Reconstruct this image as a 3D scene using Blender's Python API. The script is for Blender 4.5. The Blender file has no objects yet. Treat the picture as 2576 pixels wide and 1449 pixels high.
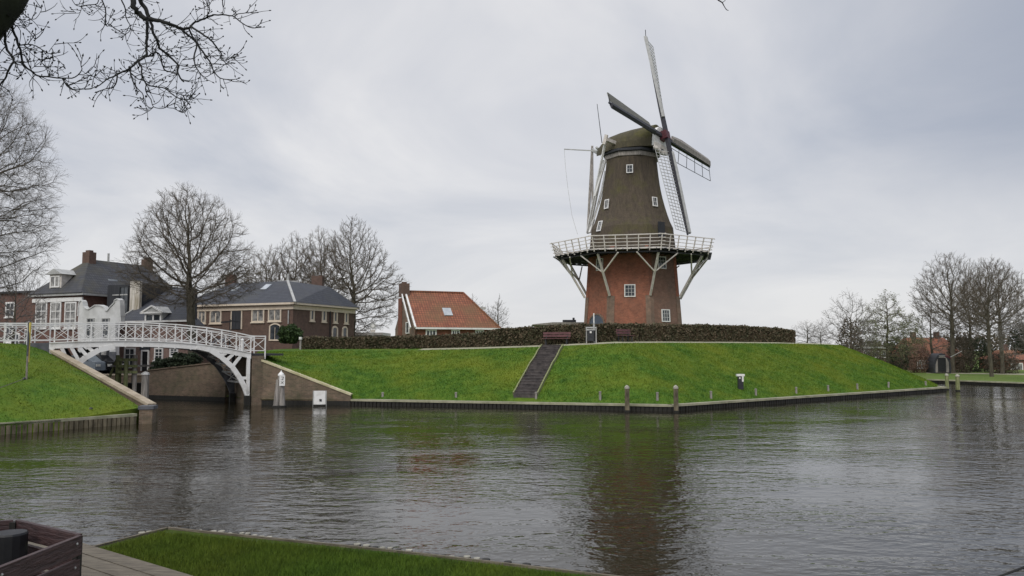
import bpy, math, random
import numpy as np
from mathutils import Vector, Matrix
from mathutils.geometry import tessellate_polygon
R=random.Random(7); NR=np.random.RandomState(5)
S=bpy.context.scene; COL=S.collection
# ------------------------------------------------------------ camera
F=2004.0; CU=1288.0; CV=724.5; HZ=880.0; E=3.6
P=math.atan((HZ-CV)/F); CP=math.cos(P); SP=math.sin(P)
def at(u,v,Y):
    dx=u-CU; dv=CV-v
    fy=F*CP-dv*SP; fz=F*SP+dv*CP
    k=Y/fy
    return Vector((dx*k,Y,E+fz*k))
def onz(u,v,z):
    a=at(u,v,1.0); k=(z-E)/(a.z-E); return Vector((a.x*k,k,z))
cd=bpy.data.cameras.new('camera'); cam=bpy.data.objects.new('camera',cd); COL.objects.link(cam)
cam.location=(0,0,E); cam.rotation_euler=(math.pi/2+P,0,0)
cd.sensor_width=36; cd.lens=36*F/2576; cd.clip_end=6000; cd.clip_start=.1
S.camera=cam
# ------------------------------------------------------------ materials
def nm(name):
    m=bpy.data.materials.new(name); m.use_nodes=True; nt=m.node_tree; nt.nodes.clear()
    o=nt.nodes.new('ShaderNodeOutputMaterial'); b=nt.nodes.new('ShaderNodeBsdfPrincipled')
    nt.links.new(b.outputs[0],o.inputs[0]); return m,nt,b
def N(nt,t,**k):
    n=nt.nodes.new(t)
    for a,v in k.items():
        if a.startswith('i_'): 
            key=a[2:]; key=int(key) if key.isdigit() else key
            n.inputs[key].default_value=v
        else: setattr(n,a,v)
    return n
def rgba(c): return (c[0],c[1],c[2],1)
def vec(nt,src='Object',scale=(1,1,1),rot=(0,0,0)):
    if src=='World':
        g=N(nt,'ShaderNodeNewGeometry'); o=g.outputs['Position']
    else:
        o=N(nt,'ShaderNodeTexCoord').outputs[src]
    mp=N(nt,'ShaderNodeMapping'); mp.inputs['Scale'].default_value=scale; mp.inputs['Rotation'].default_value=rot
    nt.links.new(o,mp.inputs[0]); return mp.outputs[0]
def noise(nt,v,sc,det=4,rough=.6):
    n=N(nt,'ShaderNodeTexNoise'); n.inputs['Scale'].default_value=sc; n.inputs['Detail'].default_value=det; n.inputs['Roughness'].default_value=rough
    nt.links.new(v,n.inputs['Vector']); return n.outputs['Fac']
def ramp(nt,fac,stops):
    r=N(nt,'ShaderNodeValToRGB'); e=r.color_ramp.elements
    while len(e)<len(stops): e.new(.5)
    for x,(p,c) in zip(e,stops): x.position=p; x.color=rgba(c)
    nt.links.new(fac,r.inputs[0]); return r.outputs[0]
def mix(nt,f,a,b,mode='MIX'):
    m=N(nt,'ShaderNodeMix',data_type='RGBA',blend_type=mode)
    for s,x in ((0,f),(6,a),(7,b)):
        if hasattr(x,'is_linked') or hasattr(x,'links'): nt.links.new(x,m.inputs[s])
        elif s==0: m.inputs[0].default_value=x
        else: m.inputs[s].default_value=rgba(x)
    return m.outputs[2]
def bump(nt,b,h,strength=.3,dist=.05):
    n=N(nt,'ShaderNodeBump'); n.inputs['Strength'].default_value=strength; n.inputs['Distance'].default_value=dist
    nt.links.new(h,n.inputs['Height']); nt.links.new(n.outputs[0],b.inputs['Normal'])
def simple(name,a,b2,sc=3,rough=.8,bs=.2,src='Object',stretch=(1,1,1),metal=0,det=5,lo=.35,hi=.65):
    m,nt,b=nm(name); v=vec(nt,src,stretch); f=noise(nt,v,sc,det)
    nt.links.new(ramp(nt,f,[(lo,a),(hi,b2)]),b.inputs['Base Color'])
    b.inputs['Roughness'].default_value=rough; b.inputs['Metallic'].default_value=metal
    if bs: bump(nt,b,f,bs)
    return m
def brickm(name,c1,c2,mortar,stain=(.1,.09,.06),sf=.35,bw=.22,rh=.075,rough=.9,ssc=.35,stain2=None):
    m,nt,b=nm(name); uv=vec(nt,'UV')
    br=N(nt,'ShaderNodeTexBrick'); nt.links.new(uv,br.inputs['Vector'])
    br.inputs['Color1'].default_value=rgba(c1); br.inputs['Color2'].default_value=rgba(c2); br.inputs['Mortar'].default_value=rgba(mortar)
    br.inputs['Scale'].default_value=1; br.inputs['Brick Width'].default_value=bw; br.inputs['Row Height'].default_value=rh; br.inputs['Mortar Size'].default_value=.008
    w=vec(nt,'World'); f=noise(nt,w,ssc,6,.65)
    k=ramp(nt,f,[(.42,(0,0,0)),(.68,(1,1,1))])
    c=mix(nt,k,br.outputs['Color'],stain)
    c=mix(nt,1-sf,c,br.outputs['Color'])
    f2=noise(nt,w,2.6,5,.7); c=mix(nt,.5,c,ramp(nt,f2,[(.3,(.35,.35,.35)),(.7,(1.25,1.22,1.2))]),'MULTIPLY')
    nt.links.new(c,b.inputs['Base Color']); b.inputs['Roughness'].default_value=rough
    bump(nt,b,br.outputs['Fac'],-.25,.02)
    return m
def tilem(name,c1,c2,line,moss=None,mf=.5,bw=.25,rh=.33,rough=.6,msc=.5):
    m,nt,b=nm(name); uv=vec(nt,'UV')
    br=N(nt,'ShaderNodeTexBrick'); nt.links.new(uv,br.inputs['Vector']); br.offset=0
    br.inputs['Color1'].default_value=rgba(c1); br.inputs['Color2'].default_value=rgba(c2); br.inputs['Mortar'].default_value=rgba(line)
    br.inputs['Scale'].default_value=1; br.inputs['Brick Width'].default_value=bw; br.inputs['Row Height'].default_value=rh; br.inputs['Mortar Size'].default_value=.035; br.inputs['Mortar Smooth'].default_value=.6
    w=vec(nt,'World'); c=br.outputs['Color']
    f2=noise(nt,w,1.7,5,.7); c=mix(nt,.6,c,ramp(nt,f2,[(.3,(.55,.55,.55)),(.7,(1.3,1.25,1.2))]),'MULTIPLY')
    if moss:
        f=noise(nt,w,msc,6,.6); k=ramp(nt,f,[(.45,(0,0,0)),(.7,(mf,mf,mf))]); c=mix(nt,k,c,moss)
    nt.links.new(c,b.inputs['Base Color']); b.inputs['Roughness'].default_value=rough
    wv=N(nt,'ShaderNodeTexWave',bands_direction='Y',wave_profile='SAW'); wv.inputs['Scale'].default_value=.95; nt.links.new(uv,wv.inputs[0])
    bump(nt,b,wv.outputs['Fac'],.35,.04)
    return m
M={}
M['mill_brick']=brickm('mill_brick',(.37,.12,.065),(.26,.082,.047),(.31,.19,.14),stain=(.16,.085,.06),sf=.65,ssc=.55)
M['grey_brick']=brickm('weathered_brick',(.27,.16,.11),(.2,.125,.09),(.24,.2,.16),stain=(.11,.095,.075),sf=.7,ssc=.5)
M['house_brick']=brickm('house_brick',(.17,.075,.055),(.125,.055,.042),(.16,.12,.10),sf=.2)
M['brown_brick']=brickm('brown_brick',(.15,.085,.062),(.115,.065,.05),(.15,.12,.1),stain=(.12,.095,.075),sf=.3)
M['pink_brick']=brickm('pink_brick',(.3,.18,.15),(.24,.145,.12),(.28,.24,.21),sf=.2)
M['orange_brick']=brickm('orange_brick',(.27,.08,.045),(.2,.06,.035),(.2,.13,.1),sf=.2)
M['quay_brick']=brickm('quay_brick',(.22,.15,.105),(.13,.095,.068),(.23,.195,.145),stain=(.11,.105,.06),sf=.7,ssc=.8,bw=.26,rh=.09)
M['slate']=tilem('slate',(.07,.072,.082),(.05,.053,.062),(.022,.024,.03),moss=(.085,.075,.04),mf=1,rough=.7,msc=.3)
M['blue_slate']=tilem('blue_slate',(.058,.064,.082),(.045,.05,.065),(.02,.022,.03),moss=(.07,.07,.06),mf=.4,rough=.62)
M['red_tile']=tilem('red_tile',(.33,.12,.062),(.24,.083,.045),(.10,.04,.025),moss=(.16,.10,.045),mf=.75,rough=.75,msc=.32)
M['white']=simple('white_paint',(.56,.53,.48),(.80,.79,.77),1.8,.5,.05,lo=.22,hi=.5)
M['cream']=simple('cream_paint',(.62,.52,.40),(.72,.62,.5),3,.6,.05)
M['offwhite']=simple('weathered_white',(.50,.46,.41),(.72,.67,.62),2.5,.7,.1)
M['plaster']=simple('white_plaster',(.52,.52,.50),(.72,.72,.71),.9,.8,.1)
M['streaked']=simple('streaked_plaster',(.28,.24,.17),(.68,.64,.58),1.2,.8,.1,stretch=(5,5,.5))
M['greypaint']=simple('grey_paint',(.33,.33,.32),(.46,.46,.44),3,.6,.1)
M['darkboard']=simple('dark_boards',(.018,.02,.024),(.04,.042,.048),2,.7,.2,stretch=(6,6,.4))
M['darkmetal']=simple('dark_metal',(.02,.022,.026),(.045,.047,.05),6,.45,.1,metal=.3)
M['stock']=simple('dark_stock',(.018,.018,.024),(.04,.04,.05),5,.6,.1)
M['glass']=simple('window_glass',(.02,.025,.03),(.09,.1,.11),1.2,.08,0)
M['curtain']=simple('curtained_glass',(.1,.1,.1),(.34,.33,.31),2.5,.2,0,lo=.4,hi=.6)
M['skylight']=simple('skylight_glass',(.32,.35,.38),(.5,.53,.55),1,.05,0)
M['greywood']=simple('grey_wood',(.17,.155,.14),(.36,.33,.3),2.2,.85,.4,stretch=(5,5,.7))
M['greenwood']=simple('algae_wood',(.13,.15,.05),(.27,.28,.14),2.2,.85,.4,stretch=(4,4,.8))
M['palewood']=simple('wet_pile_wood',(.06,.05,.03),(.22,.185,.12),2.6,.85,.4,stretch=(1.6,1.6,.5))
M['coping_wood']=simple('weathered_coping',(.22,.22,.14),(.4,.38,.27),1.2,.85,.3)
M['blackwood']=simple('tarred_timber',(.006,.006,.005),(.02,.018,.013),3,.7,.4,stretch=(6,6,.5))
M['stone']=simple('stone_coping',(.30,.24,.17),(.47,.40,.3),1.6,.85,.3)
M['mossy_stone']=simple('mossy_stone',(.4,.36,.2),(.62,.56,.38),1.4,.85,.3)
M['bluestone']=simple('dark_stone',(.07,.075,.085),(.14,.14,.15),3,.7,.2)
M['steps']=simple('dark_steps',(.035,.03,.03),(.10,.085,.08),3,.8,.3)
M['path']=simple('path',(.27,.26,.17),(.42,.40,.28),.8,.9,.1,src='World')
M['asphalt']=simple('street_paving',(.09,.085,.08),(.15,.14,.13),1.5,.9,.2,src='World')
M['maroon']=simple('maroon_wood',(.09,.038,.042),(.16,.068,.072),4,.7,.2)
M['bark']=simple('bark',(.045,.04,.028),(.12,.105,.075),3,.95,.6,stretch=(3,3,.6))
M['bark_light']=simple('bark_grey',(.09,.08,.065),(.2,.18,.15),3,.95,.6,stretch=(3,3,.6))
M['twig']=simple('twigs',(.07,.057,.042),(.14,.115,.085),2,.95,0)
M['twig_grey']=simple('twigs_grey',(.10,.09,.08),(.17,.155,.14),2,.95,0)
M['nearbark']=simple('near_bark',(.008,.008,.008),(.022,.022,.02),6,.9,.4)
M['mossbark']=simple('mossy_bark',(.008,.01,.005),(.03,.035,.015),3,.95,.5)
M['bud']=simple('spring_leaf',(.10,.115,.05),(.19,.2,.10),1,.8,0)
M['hedge_in']=simple('hedge_inside',(.02,.017,.011),(.04,.033,.02),3,.95,.2)
def leafm(name,stops,sc=2.2):
    m,nt,b=nm(name); w=vec(nt,'World'); g=N(nt,'ShaderNodeNewGeometry')
    f=noise(nt,w,sc,5,.7)
    a=N(nt,'ShaderNodeMath',operation='MULTIPLY'); a.inputs[1].default_value=.30; nt.links.new(g.outputs['Random Per Island'],a.inputs[0])
    c=N(nt,'ShaderNodeMath',operation='ADD'); nt.links.new(a.outputs[0],c.inputs[0])
    d=N(nt,'ShaderNodeMath',operation='MULTIPLY'); d.inputs[1].default_value=.6; nt.links.new(f,d.inputs[0]); nt.links.new(d.outputs[0],c.inputs[1])
    nt.links.new(ramp(nt,c.outputs[0],stops),b.inputs['Base Color']); b.inputs['Roughness'].default_value=.8
    return m
M['hedge_leaf']=leafm('beech_hedge_leaf',[(.2,(.04,.05,.02)),(.38,(.075,.07,.035)),(.52,(.115,.085,.05)),(.7,(.17,.125,.08))],1.1)
M['bush_leaf']=leafm('bush_leaf',[(.2,(.015,.028,.010)),(.5,(.04,.075,.018)),(.8,(.09,.14,.035))])
M['darkbush']=leafm('dark_bush_leaf',[(.2,(.012,.02,.010)),(.5,(.028,.042,.018)),(.8,(.06,.08,.035))])
M['brownbush']=leafm('bare_bush',[(.2,(.05,.04,.025)),(.5,(.10,.08,.055)),(.8,(.16,.12,.085))])
M['redbush']=leafm('red_twig_bush',[(.2,(.08,.05,.035)),(.5,(.17,.10,.07)),(.8,(.26,.17,.12))])
def grassm(name,dark,mid,light,yel,src='World',blade=False):
    m,nt,b=nm(name); w=vec(nt,src)
    f=noise(nt,w,.22,5,.6); g=noise(nt,w,1.6,6,.75); h=noise(nt,w,14,4,.7)
    c=ramp(nt,g,[(.34,dark),(.5,mid),(.66,light)])
    c=mix(nt,ramp(nt,f,[(.45,(0,0,0)),(.68,(.75,.75,.75))]),c,yel)
    c=mix(nt,.7,c,ramp(nt,h,[(.25,(.62,.62,.62)),(.75,(1.28,1.28,1.28))]),'MULTIPLY')
    nt.links.new(c,b.inputs['Base Color']); b.inputs['Roughness'].default_value=.85
    b.inputs['Specular IOR Level'].default_value=.2
    if not blade: bump(nt,b,h,.6,.08)
    return m
M['grass']=grassm('bank_grass',(.042,.105,.012),(.07,.145,.013),(.11,.185,.02),(.16,.19,.016))
M['blade']=grassm('grass_blades',(.042,.11,.012),(.08,.16,.014),(.13,.215,.026),(.18,.21,.018),blade=True)
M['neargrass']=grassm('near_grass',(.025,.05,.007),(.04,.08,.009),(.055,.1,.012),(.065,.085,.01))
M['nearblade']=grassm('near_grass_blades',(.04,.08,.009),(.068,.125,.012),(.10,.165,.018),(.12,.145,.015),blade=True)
M['lawn']=grassm('far_lawn',(.08,.13,.02),(.11,.17,.03),(.13,.20,.035),(.16,.19,.05))
def thatch(name,a,b2,moss,mlo,mhi):
    m,nt,b=nm(name); w=vec(nt,'World',(3,3,.35)); w2=vec(nt,'World'); w3=vec(nt,'World',(22,22,2.2))
    f=noise(nt,w,1.3,6,.7); s=noise(nt,w3,1,4,.7)
    c=ramp(nt,f,[(.3,a),(.7,b2)])
    g=noise(nt,w2,.55,5,.65); c=mix(nt,ramp(nt,g,[(mlo,(0,0,0)),(mhi,(1,1,1))]),c,moss)
    c=mix(nt,.8,c,ramp(nt,s,[(.25,(.55,.55,.55)),(.75,(1.4,1.4,1.4))]),'MULTIPLY')
    nt.links.new(c,b.inputs['Base Color']); b.inputs['Roughness'].default_value=.95
    bump(nt,b,s,.6,.06); return m
M['thatch']=thatch('thatch',(.06,.047,.035),(.115,.09,.062),(.10,.092,.034),.5,.76)
M['mossthatch']=thatch('mossy_thatch',(.06,.055,.035),(.10,.085,.05),(.11,.105,.025),.5,.76)
M['plank']=simple('plank_cladding',(.10,.098,.085),(.19,.185,.16),1.5,.8,.2,src='UV',stretch=(.7,9,1))
M['deck']=simple('deck_planks',(.085,.07,.05),(.2,.17,.125),3.2,.8,.5,src='UV',stretch=(1,7,1))
M['benchwood']=simple('bench_wood',(.035,.019,.02),(.082,.045,.044),5,.55,.5,src='UV',stretch=(1,6,1))
M['black']=simple('black_plastic',(.006,.006,.008),(.013,.013,.015),4,.5,.1)
M['yellow']=simple('yellow_bamboo',(.35,.27,.04),(.5,.4,.08),4,.6,.1)
M['red']=simple('dark_red_paint',(.055,.009,.014),(.09,.014,.02),4,.5,.1)
M['pilehead']=simple('pile_heads',(.24,.23,.18),(.45,.43,.36),5,.9,.3)
M['carblue']=simple('car_paint_grey_blue',(.25,.29,.33),(.28,.32,.36),2,.25,0,metal=.4)
M['cardark']=simple('car_paint_black',(.012,.013,.016),(.02,.02,.022),2,.2,0,metal=.3)
M['tyre']=simple('tyre',(.01,.01,.01),(.02,.02,.02),4,.9,.1)
M['lampglass']=simple('lamp_glass',(.6,.6,.55),(.7,.7,.66),2,.3,0)
# water
def waterm():
    m,nt,b=nm('water'); b.inputs['Base Color'].default_value=(.017,.014,.007,1); b.inputs['Roughness'].default_value=.02
    b.inputs['IOR'].default_value=1.5
    v1=vec(nt,'World',(1.25,1.9,1),(0,0,.1)); v2=vec(nt,'World',(1.2,1.6,1),(0,0,-.25))
    a=noise(nt,v1,1.35,2,.45); c=noise(nt,v2,3.6,2,.5); d=noise(nt,vec(nt,'World',(1,2,1)),.16,2,.5)
    m1=N(nt,'ShaderNodeMath',operation='MULTIPLY'); m1.inputs[1].default_value=.46; nt.links.new(c,m1.inputs[0])
    ad=N(nt,'ShaderNodeMath',operation='ADD'); nt.links.new(a,ad.inputs[0]); nt.links.new(m1.outputs[0],ad.inputs[1])
    # calmer patches
    k=N(nt,'ShaderNodeMapRange'); k.inputs[1].default_value=.35; k.inputs[2].default_value=.65; k.inputs[3].default_value=.35; k.inputs[4].default_value=1.15
    nt.links.new(d,k.inputs[0])
    mm=N(nt,'ShaderNodeMath',operation='MULTIPLY'); nt.links.new(ad.outputs[0],mm.inputs[0]); nt.links.new(k.outputs[0],mm.inputs[1])
    n=N(nt,'ShaderNodeBump'); n.inputs['Strength'].default_value=1; n.inputs['Distance'].default_value=.035
    nt.links.new(mm.outputs[0],n.inputs['Height']); nt.links.new(n.outputs[0],b.inputs['Normal'])
    return m
M['water']=waterm()
# ------------------------------------------------------------ mesh builder
UP=Vector((0,0,1))
class MB:
    def __init__(s): s.v=[]; s.f=[]; s.uv={}; s.sm=False
    def vert(s,p): s.v.append((p[0],p[1],p[2])); return len(s.v)-1
    def face(s,pts,uv=None):
        i=[s.vert(p) for p in pts]; s.f.append(i)
        if uv: s.uv[len(s.f)-1]=uv
        return s
    def box(s,c,ax,ay,az):
        c=Vector(c); ax=Vector(ax); ay=Vector(ay); az=Vector(az)
        if ax.cross(ay).dot(az)<0: ax=-ax
        p=[c+ax*a+ay*b+az*d for a in(-1,1) for b in(-1,1) for d in(-1,1)]
        b0=len(s.v)
        for q in p: s.v.append(tuple(q))
        for q in ((0,1,3,2),(4,6,7,5),(0,4,5,1),(2,3,7,6),(0,2,6,4),(1,5,7,3)): s.f.append([b0+k for k in q])
        return s
    def bar(s,p,q,w,h,up=UP):
        p=Vector(p); q=Vector(q); d=q-p
        if d.length<1e-6: return s
        side=d.cross(up)
        if side.length<1e-5: side=d.cross(Vector((1,0,0)))
        side.normalize(); u=side.cross(d).normalized()
        return s.box((p+q)/2,d/2,side*w/2,u*h/2)
    def tube(s,pts,rad,n=6,cap=True):
        pts=[Vector(p) for p in pts]
        if not hasattr(rad,'__len__'): rad=[rad]*len(pts)
        prev=None; ref=None
        for i,p in enumerate(pts):
            d=(pts[min(i+1,len(pts)-1)]-pts[max(i-1,0)])
            if d.length<1e-9: d=Vector((0,0,1))
            d.normalize()
            if ref is None:
                ref=d.orthogonal().normalized()
            ref=(ref-d*ref.dot(d))
            if ref.length<1e-5: ref=d.orthogonal()
            ref.normalize(); o=d.cross(ref)
            b0=len(s.v)
            for k in range(n):
                a=2*math.pi*k/n; q=p+(ref*math.cos(a)+o*math.sin(a))*rad[i]; s.v.append((q.x,q.y,q.z))
            if prev is not None:
                for k in range(n): s.f.append([prev+k,prev+(k+1)%n,b0+(k+1)%n,b0+k])
            elif cap: s.f.append([b0+k for k in range(n)][::-1])
            prev=b0
        if cap: s.f.append([prev+k for k in range(n)])
        return s
    def prism(s,poly,ext):
        ext=Vector(ext); a=[Vector(p) for p in poly]; n=len(a); b0=len(s.v)
        for p in a: s.v.append(tuple(p))
        for p in a: s.v.append(tuple(p+ext))
        t=tessellate_polygon([a])
        for q in t: s.f.append([b0+k for k in q]); s.f.append([b0+n+k for k in q][::-1])
        for k in range(n): s.f.append([b0+k,b0+(k+1)%n,b0+n+(k+1)%n,b0+n+k])
        return s
    def loft(s,rows,closed=False):
        b0=len(s.v); n=len(rows[0])
        for r in rows:
            for p in r: s.v.append((p[0],p[1],p[2]))
        for i in range(len(rows)-1):
            for k in range(n if closed else n-1):
                a=b0+i*n+k; b=b0+i*n+(k+1)%n
                s.f.append([a,b,b+n,a+n])
        return s
    def lathe(s,c,prof,n=12,cap=True):
        c=Vector(c); rows=[[c+Vector((r*math.cos(2*math.pi*k/n),r*math.sin(2*math.pi*k/n),z)) for k in range(n)] for r,z in prof]
        b0=len(s.v); s.loft(rows,True)
        if cap: s.f.append([b0+k for k in range(n)][::-1]); s.f.append([b0+(len(rows)-1)*n+k for k in range(n)])
        return s
    def ball(s,c,r,n=6,m=4,sq=(1,1,1)):
        c=Vector(c); rows=[]
        for i in range(m+1):
            t=math.pi*i/m
            rows.append([c+Vector((r*sq[0]*math.sin(t)*math.cos(2*math.pi*k/n),r*sq[1]*math.sin(t)*math.sin(2*math.pi*k/n),-r*sq[2]*math.cos(t))) for k in range(n)])
        return s.loft(rows,True)
    def build(s,name,mat,parent=None,smooth=False,base=None):
        if parent is not None: org=ORG[parent]
        elif base is not None: org=Vector(base)
        else:
            a=np.array(s.v); org=Vector(((a[:,0].min()+a[:,0].max())/2,(a[:,1].min()+a[:,1].max())/2,a[:,2].min()))
        vs=[(x-org.x,y-org.y,z-org.z) for x,y,z in s.v]
        me=bpy.data.meshes.new(name); me.from_pydata(vs,[],s.f)
        # box-mapped UV in metres
        uvl=me.uv_layers.new(name='UVMap'); nl=len(me.loops); uv=np.zeros((nl,2))
        V=np.array(s.v)
        if len(s.f)<20000:
            for fi,p in enumerate(me.polygons):
                if fi in s.uv:
                    for li,q in zip(p.loop_indices,s.uv[fi]): uv[li]=q
                    continue
                n=p.normal
                if abs(n.z)>.995: t=Vector((1,0,0)); w=Vector((0,1,0))
                else:
                    t=UP.cross(n).normalized(); w=n.cross(t)
                for li in p.loop_indices:
                    q=V[me.loops[li].vertex_index]
                    uv[li]=(q[0]*t.x+q[1]*t.y+q[2]*t.z, q[0]*w.x+q[1]*w.y+q[2]*w.z)
            uvl.data.foreach_set('uv',uv.ravel())
        me.materials.append(M[mat] if isinstance(mat,str) else mat)
        if smooth: me.polygons.foreach_set('use_smooth',[True]*len(me.polygons))
        me.update()
        o=bpy.data.objects.new(name,me); COL.objects.link(o); ORG[o]=org
        if parent is not None: o.parent=parent
        else: o.location=org
        return o
ORG={}
def tag(o,label=None,cat=None,group=None,kind=None):
    if label: o['label']=label
    if cat: o['category']=cat
    if group: o['group']=group
    if kind: o['kind']=kind
    return o
def thing(name,loc,label,cat,group=None):
    o=bpy.data.objects.new(name,None); o.empty_display_size=.2; COL.objects.link(o); o.location=loc; ORG[o]=Vector(loc)
    return tag(o,label,cat,group)
def npmesh(name,verts,faces,mat,parent=None,k=4):
    me=bpy.data.meshes.new(name); nv=len(verts); nf=len(faces)
    org=ORG[parent] if parent is not None else Vector((0,0,0))
    v=verts-np.array(org)
    me.vertices.add(nv); me.vertices.foreach_set('co',v.astype(np.float32).ravel())
    me.loops.add(nf*k); me.loops.foreach_set('vertex_index',faces.astype(np.int32).ravel())
    me.polygons.add(nf); me.polygons.foreach_set('loop_start',np.arange(nf,dtype=np.int32)*k)
    me.update(calc_edges=True); me.validate()
    me.materials.append(M[mat]); o=bpy.data.objects.new(name,me); COL.objects.link(o); ORG[o]=org
    if parent is not None: o.parent=parent
    return o
def leaves(pts,size,name,mat,parent=None,flat=0.0,asp=.6):
    n=len(pts); a=NR.normal(size=(n,3)); a/=np.linalg.norm(a,axis=1)[:,None]
    b=np.cross(a,NR.normal(size=(n,3))); b/=np.linalg.norm(b,axis=1)[:,None]
    sz=(size*(.6+.8*NR.rand(n)))[:,None]
    v=np.stack([pts-a*sz/2-b*sz*asp/2,pts+a*sz/2-b*sz*asp/2,pts+a*sz/2+b*sz*asp/2,pts-a*sz/2+b*sz*asp/2],1).reshape(-1,3)
    return npmesh(name,v,np.arange(4*n).reshape(-1,4),mat,parent)
def blades(pts,nrm,h,w,name,mat,lean=.35):
    n=len(pts); d=NR.normal(size=(n,3))*lean; d[:,2]=0; up=nrm+d; up/=np.linalg.norm(up,axis=1)[:,None]
    s=NR.normal(size=(n,3)); s[:,2]=0; s/=np.linalg.norm(s,axis=1)[:,None]
    hh=(h*(.5+.9*NR.rand(n)))[:,None]
    v=np.stack([pts-s*w,pts+s*w,pts+up*hh],1).reshape(-1,3)
    return npmesh(name,v,np.arange(3*n).reshape(-1,3),mat,None,3)
def window(parent,c,ux,n,w,h,cols=2,rows=2,frame='white',pane='glass',fw=.09,sill=True,arch=0,name='window',mw=.04,sillmat=None):
    c=Vector(c); ux=Vector(ux).normalized(); n=Vector(n).normalized(); uy=n.cross(ux)
    if uy.z<0: uy=-uy
    f=MB(); d=.05
    def r(x0,x1,y0,y1,dd): f.box(c+ux*(x0+x1)/2+uy*(y0+y1)/2+n*dd/2,ux*(x1-x0)/2,uy*(y1-y0)/2,n*dd/2)
    r(-w/2,-w/2+fw,0,h,.09); r(w/2-fw,w/2,0,h,.09); r(-w/2+fw,w/2-fw,0,fw,.088)
    if arch:
        k=8; pts=[]
        for i in range(k+1):
            x=-w/2+w*i/k; pts.append((x,h+arch*(1-(2*x/w)**2)))
        poly=[c+ux*x+uy*y for x,y in pts]+[c+ux*x+uy*(y-fw if 0<j<k else h-fw) for j,(x,y) in reversed(list(enumerate(pts)))]
        f.prism(poly,n*.09)
    else: r(-w/2+fw,w/2-fw,h-fw,h,.088)
    iw=w-2*fw; ih=h-2*fw
    for i in range(1,cols): x=-iw/2+iw*i/cols; r(x-mw/2,x+mw/2,fw,h-fw,.07)
    for j in range(1,rows): y=fw+ih*j/rows; r(-iw/2,iw/2,y-mw/2,y+mw/2,.068)
    o=f.build(name,frame,parent)
    g=MB()
    if arch:
        top=[c+ux*x+uy*(y-.02)+n*.02 for x,y in pts]
        g.prism([c-ux*(w/2-.02)+uy*.02+n*.02,c+ux*(w/2-.02)+uy*.02+n*.02]+top[::-1][1:-1],n*.012)
    else: g.box(c+uy*h/2+n*.025,ux*(w/2-.02),uy*(h/2-.02),n*.012)
    g.build('pane',pane,o)
    if sill:
        MB().box(c-uy*.05+n*.07,ux*(w/2+.08),uy*.05,n*.07).build('sill',sillmat or frame,o)
    return o
def walls(mb,pts,z0,z1):
    n=len(pts)
    for i in range(n):
        a=pts[i]; b=pts[(i+1)%n]
        mb.face([(a[0],a[1],z0),(b[0],b[1],z0),(b[0],b[1],z1),(a[0],a[1],z1)])
    mb.face([(p[0],p[1],z1) for p in pts])
    return mb
V2=lambda x,y:Vector((x,y,0))
# ------------------------------------------------------------ sky and sun
w=bpy.data.worlds.new('World'); S.world=w; w.use_nodes=True; nt=w.node_tree; nt.nodes.clear()
out=N(nt,'ShaderNodeOutputWorld'); bg=N(nt,'ShaderNodeBackground'); nt.links.new(bg.outputs[0],out.inputs[0]); bg.inputs[1].default_value=.1
sky=N(nt,'ShaderNodeTexSky',sky_type='NISHITA',sun_disc=False); sky.sun_elevation=math.radians(42); sky.sun_rotation=math.radians(200)
tc=N(nt,'ShaderNodeTexCoord'); sp=N(nt,'ShaderNodeSeparateXYZ'); nt.links.new(tc.outputs['Generated'],sp.inputs[0])
def mth(op,a,b=None,c=None):
    n=N(nt,'ShaderNodeMath',operation=op)
    for i,x in enumerate((a,b,c)):
        if x is None: continue
        if isinstance(x,(int,float)): n.inputs[i].default_value=x
        else: nt.links.new(x,n.inputs[i])
    return n.outputs[0]
zz=mth('MAXIMUM',sp.outputs[2],0.0); dn=mth('ADD',zz,.22)
px=mth('DIVIDE',sp.outputs[0],dn); py=mth('DIVIDE',sp.outputs[1],dn)
cb=N(nt,'ShaderNodeCombineXYZ'); nt.links.new(px,cb.inputs[0]); nt.links.new(py,cb.inputs[1])
n1=N(nt,'ShaderNodeTexNoise'); n1.inputs['Scale'].default_value=.95; n1.inputs['Detail'].default_value=6; n1.inputs['Roughness'].default_value=.55; n1.inputs['Distortion'].default_value=.6; nt.links.new(cb.outputs[0],n1.inputs[0])
n2=N(nt,'ShaderNodeTexNoise'); n2.inputs['Scale'].default_value=.55; n2.inputs['Detail'].default_value=4; nt.links.new(cb.outputs[0],n2.inputs[0])
cl=ramp(nt,n1.outputs[0],[(.34,(5.4,5.7,6.4)),(.5,(6.9,7.0,7.4)),(.64,(8.3,8.25,8.35))])
hor=N(nt,'ShaderNodeMapRange'); hor.inputs[1].default_value=0; hor.inputs[2].default_value=.24; hor.inputs[3].default_value=1; hor.inputs[4].default_value=0; nt.links.new(sp.outputs[2],hor.inputs[0])
cl=mix(nt,mth('MULTIPLY',hor.outputs[0],.75),cl,(7.7,7.7,7.8))
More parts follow.
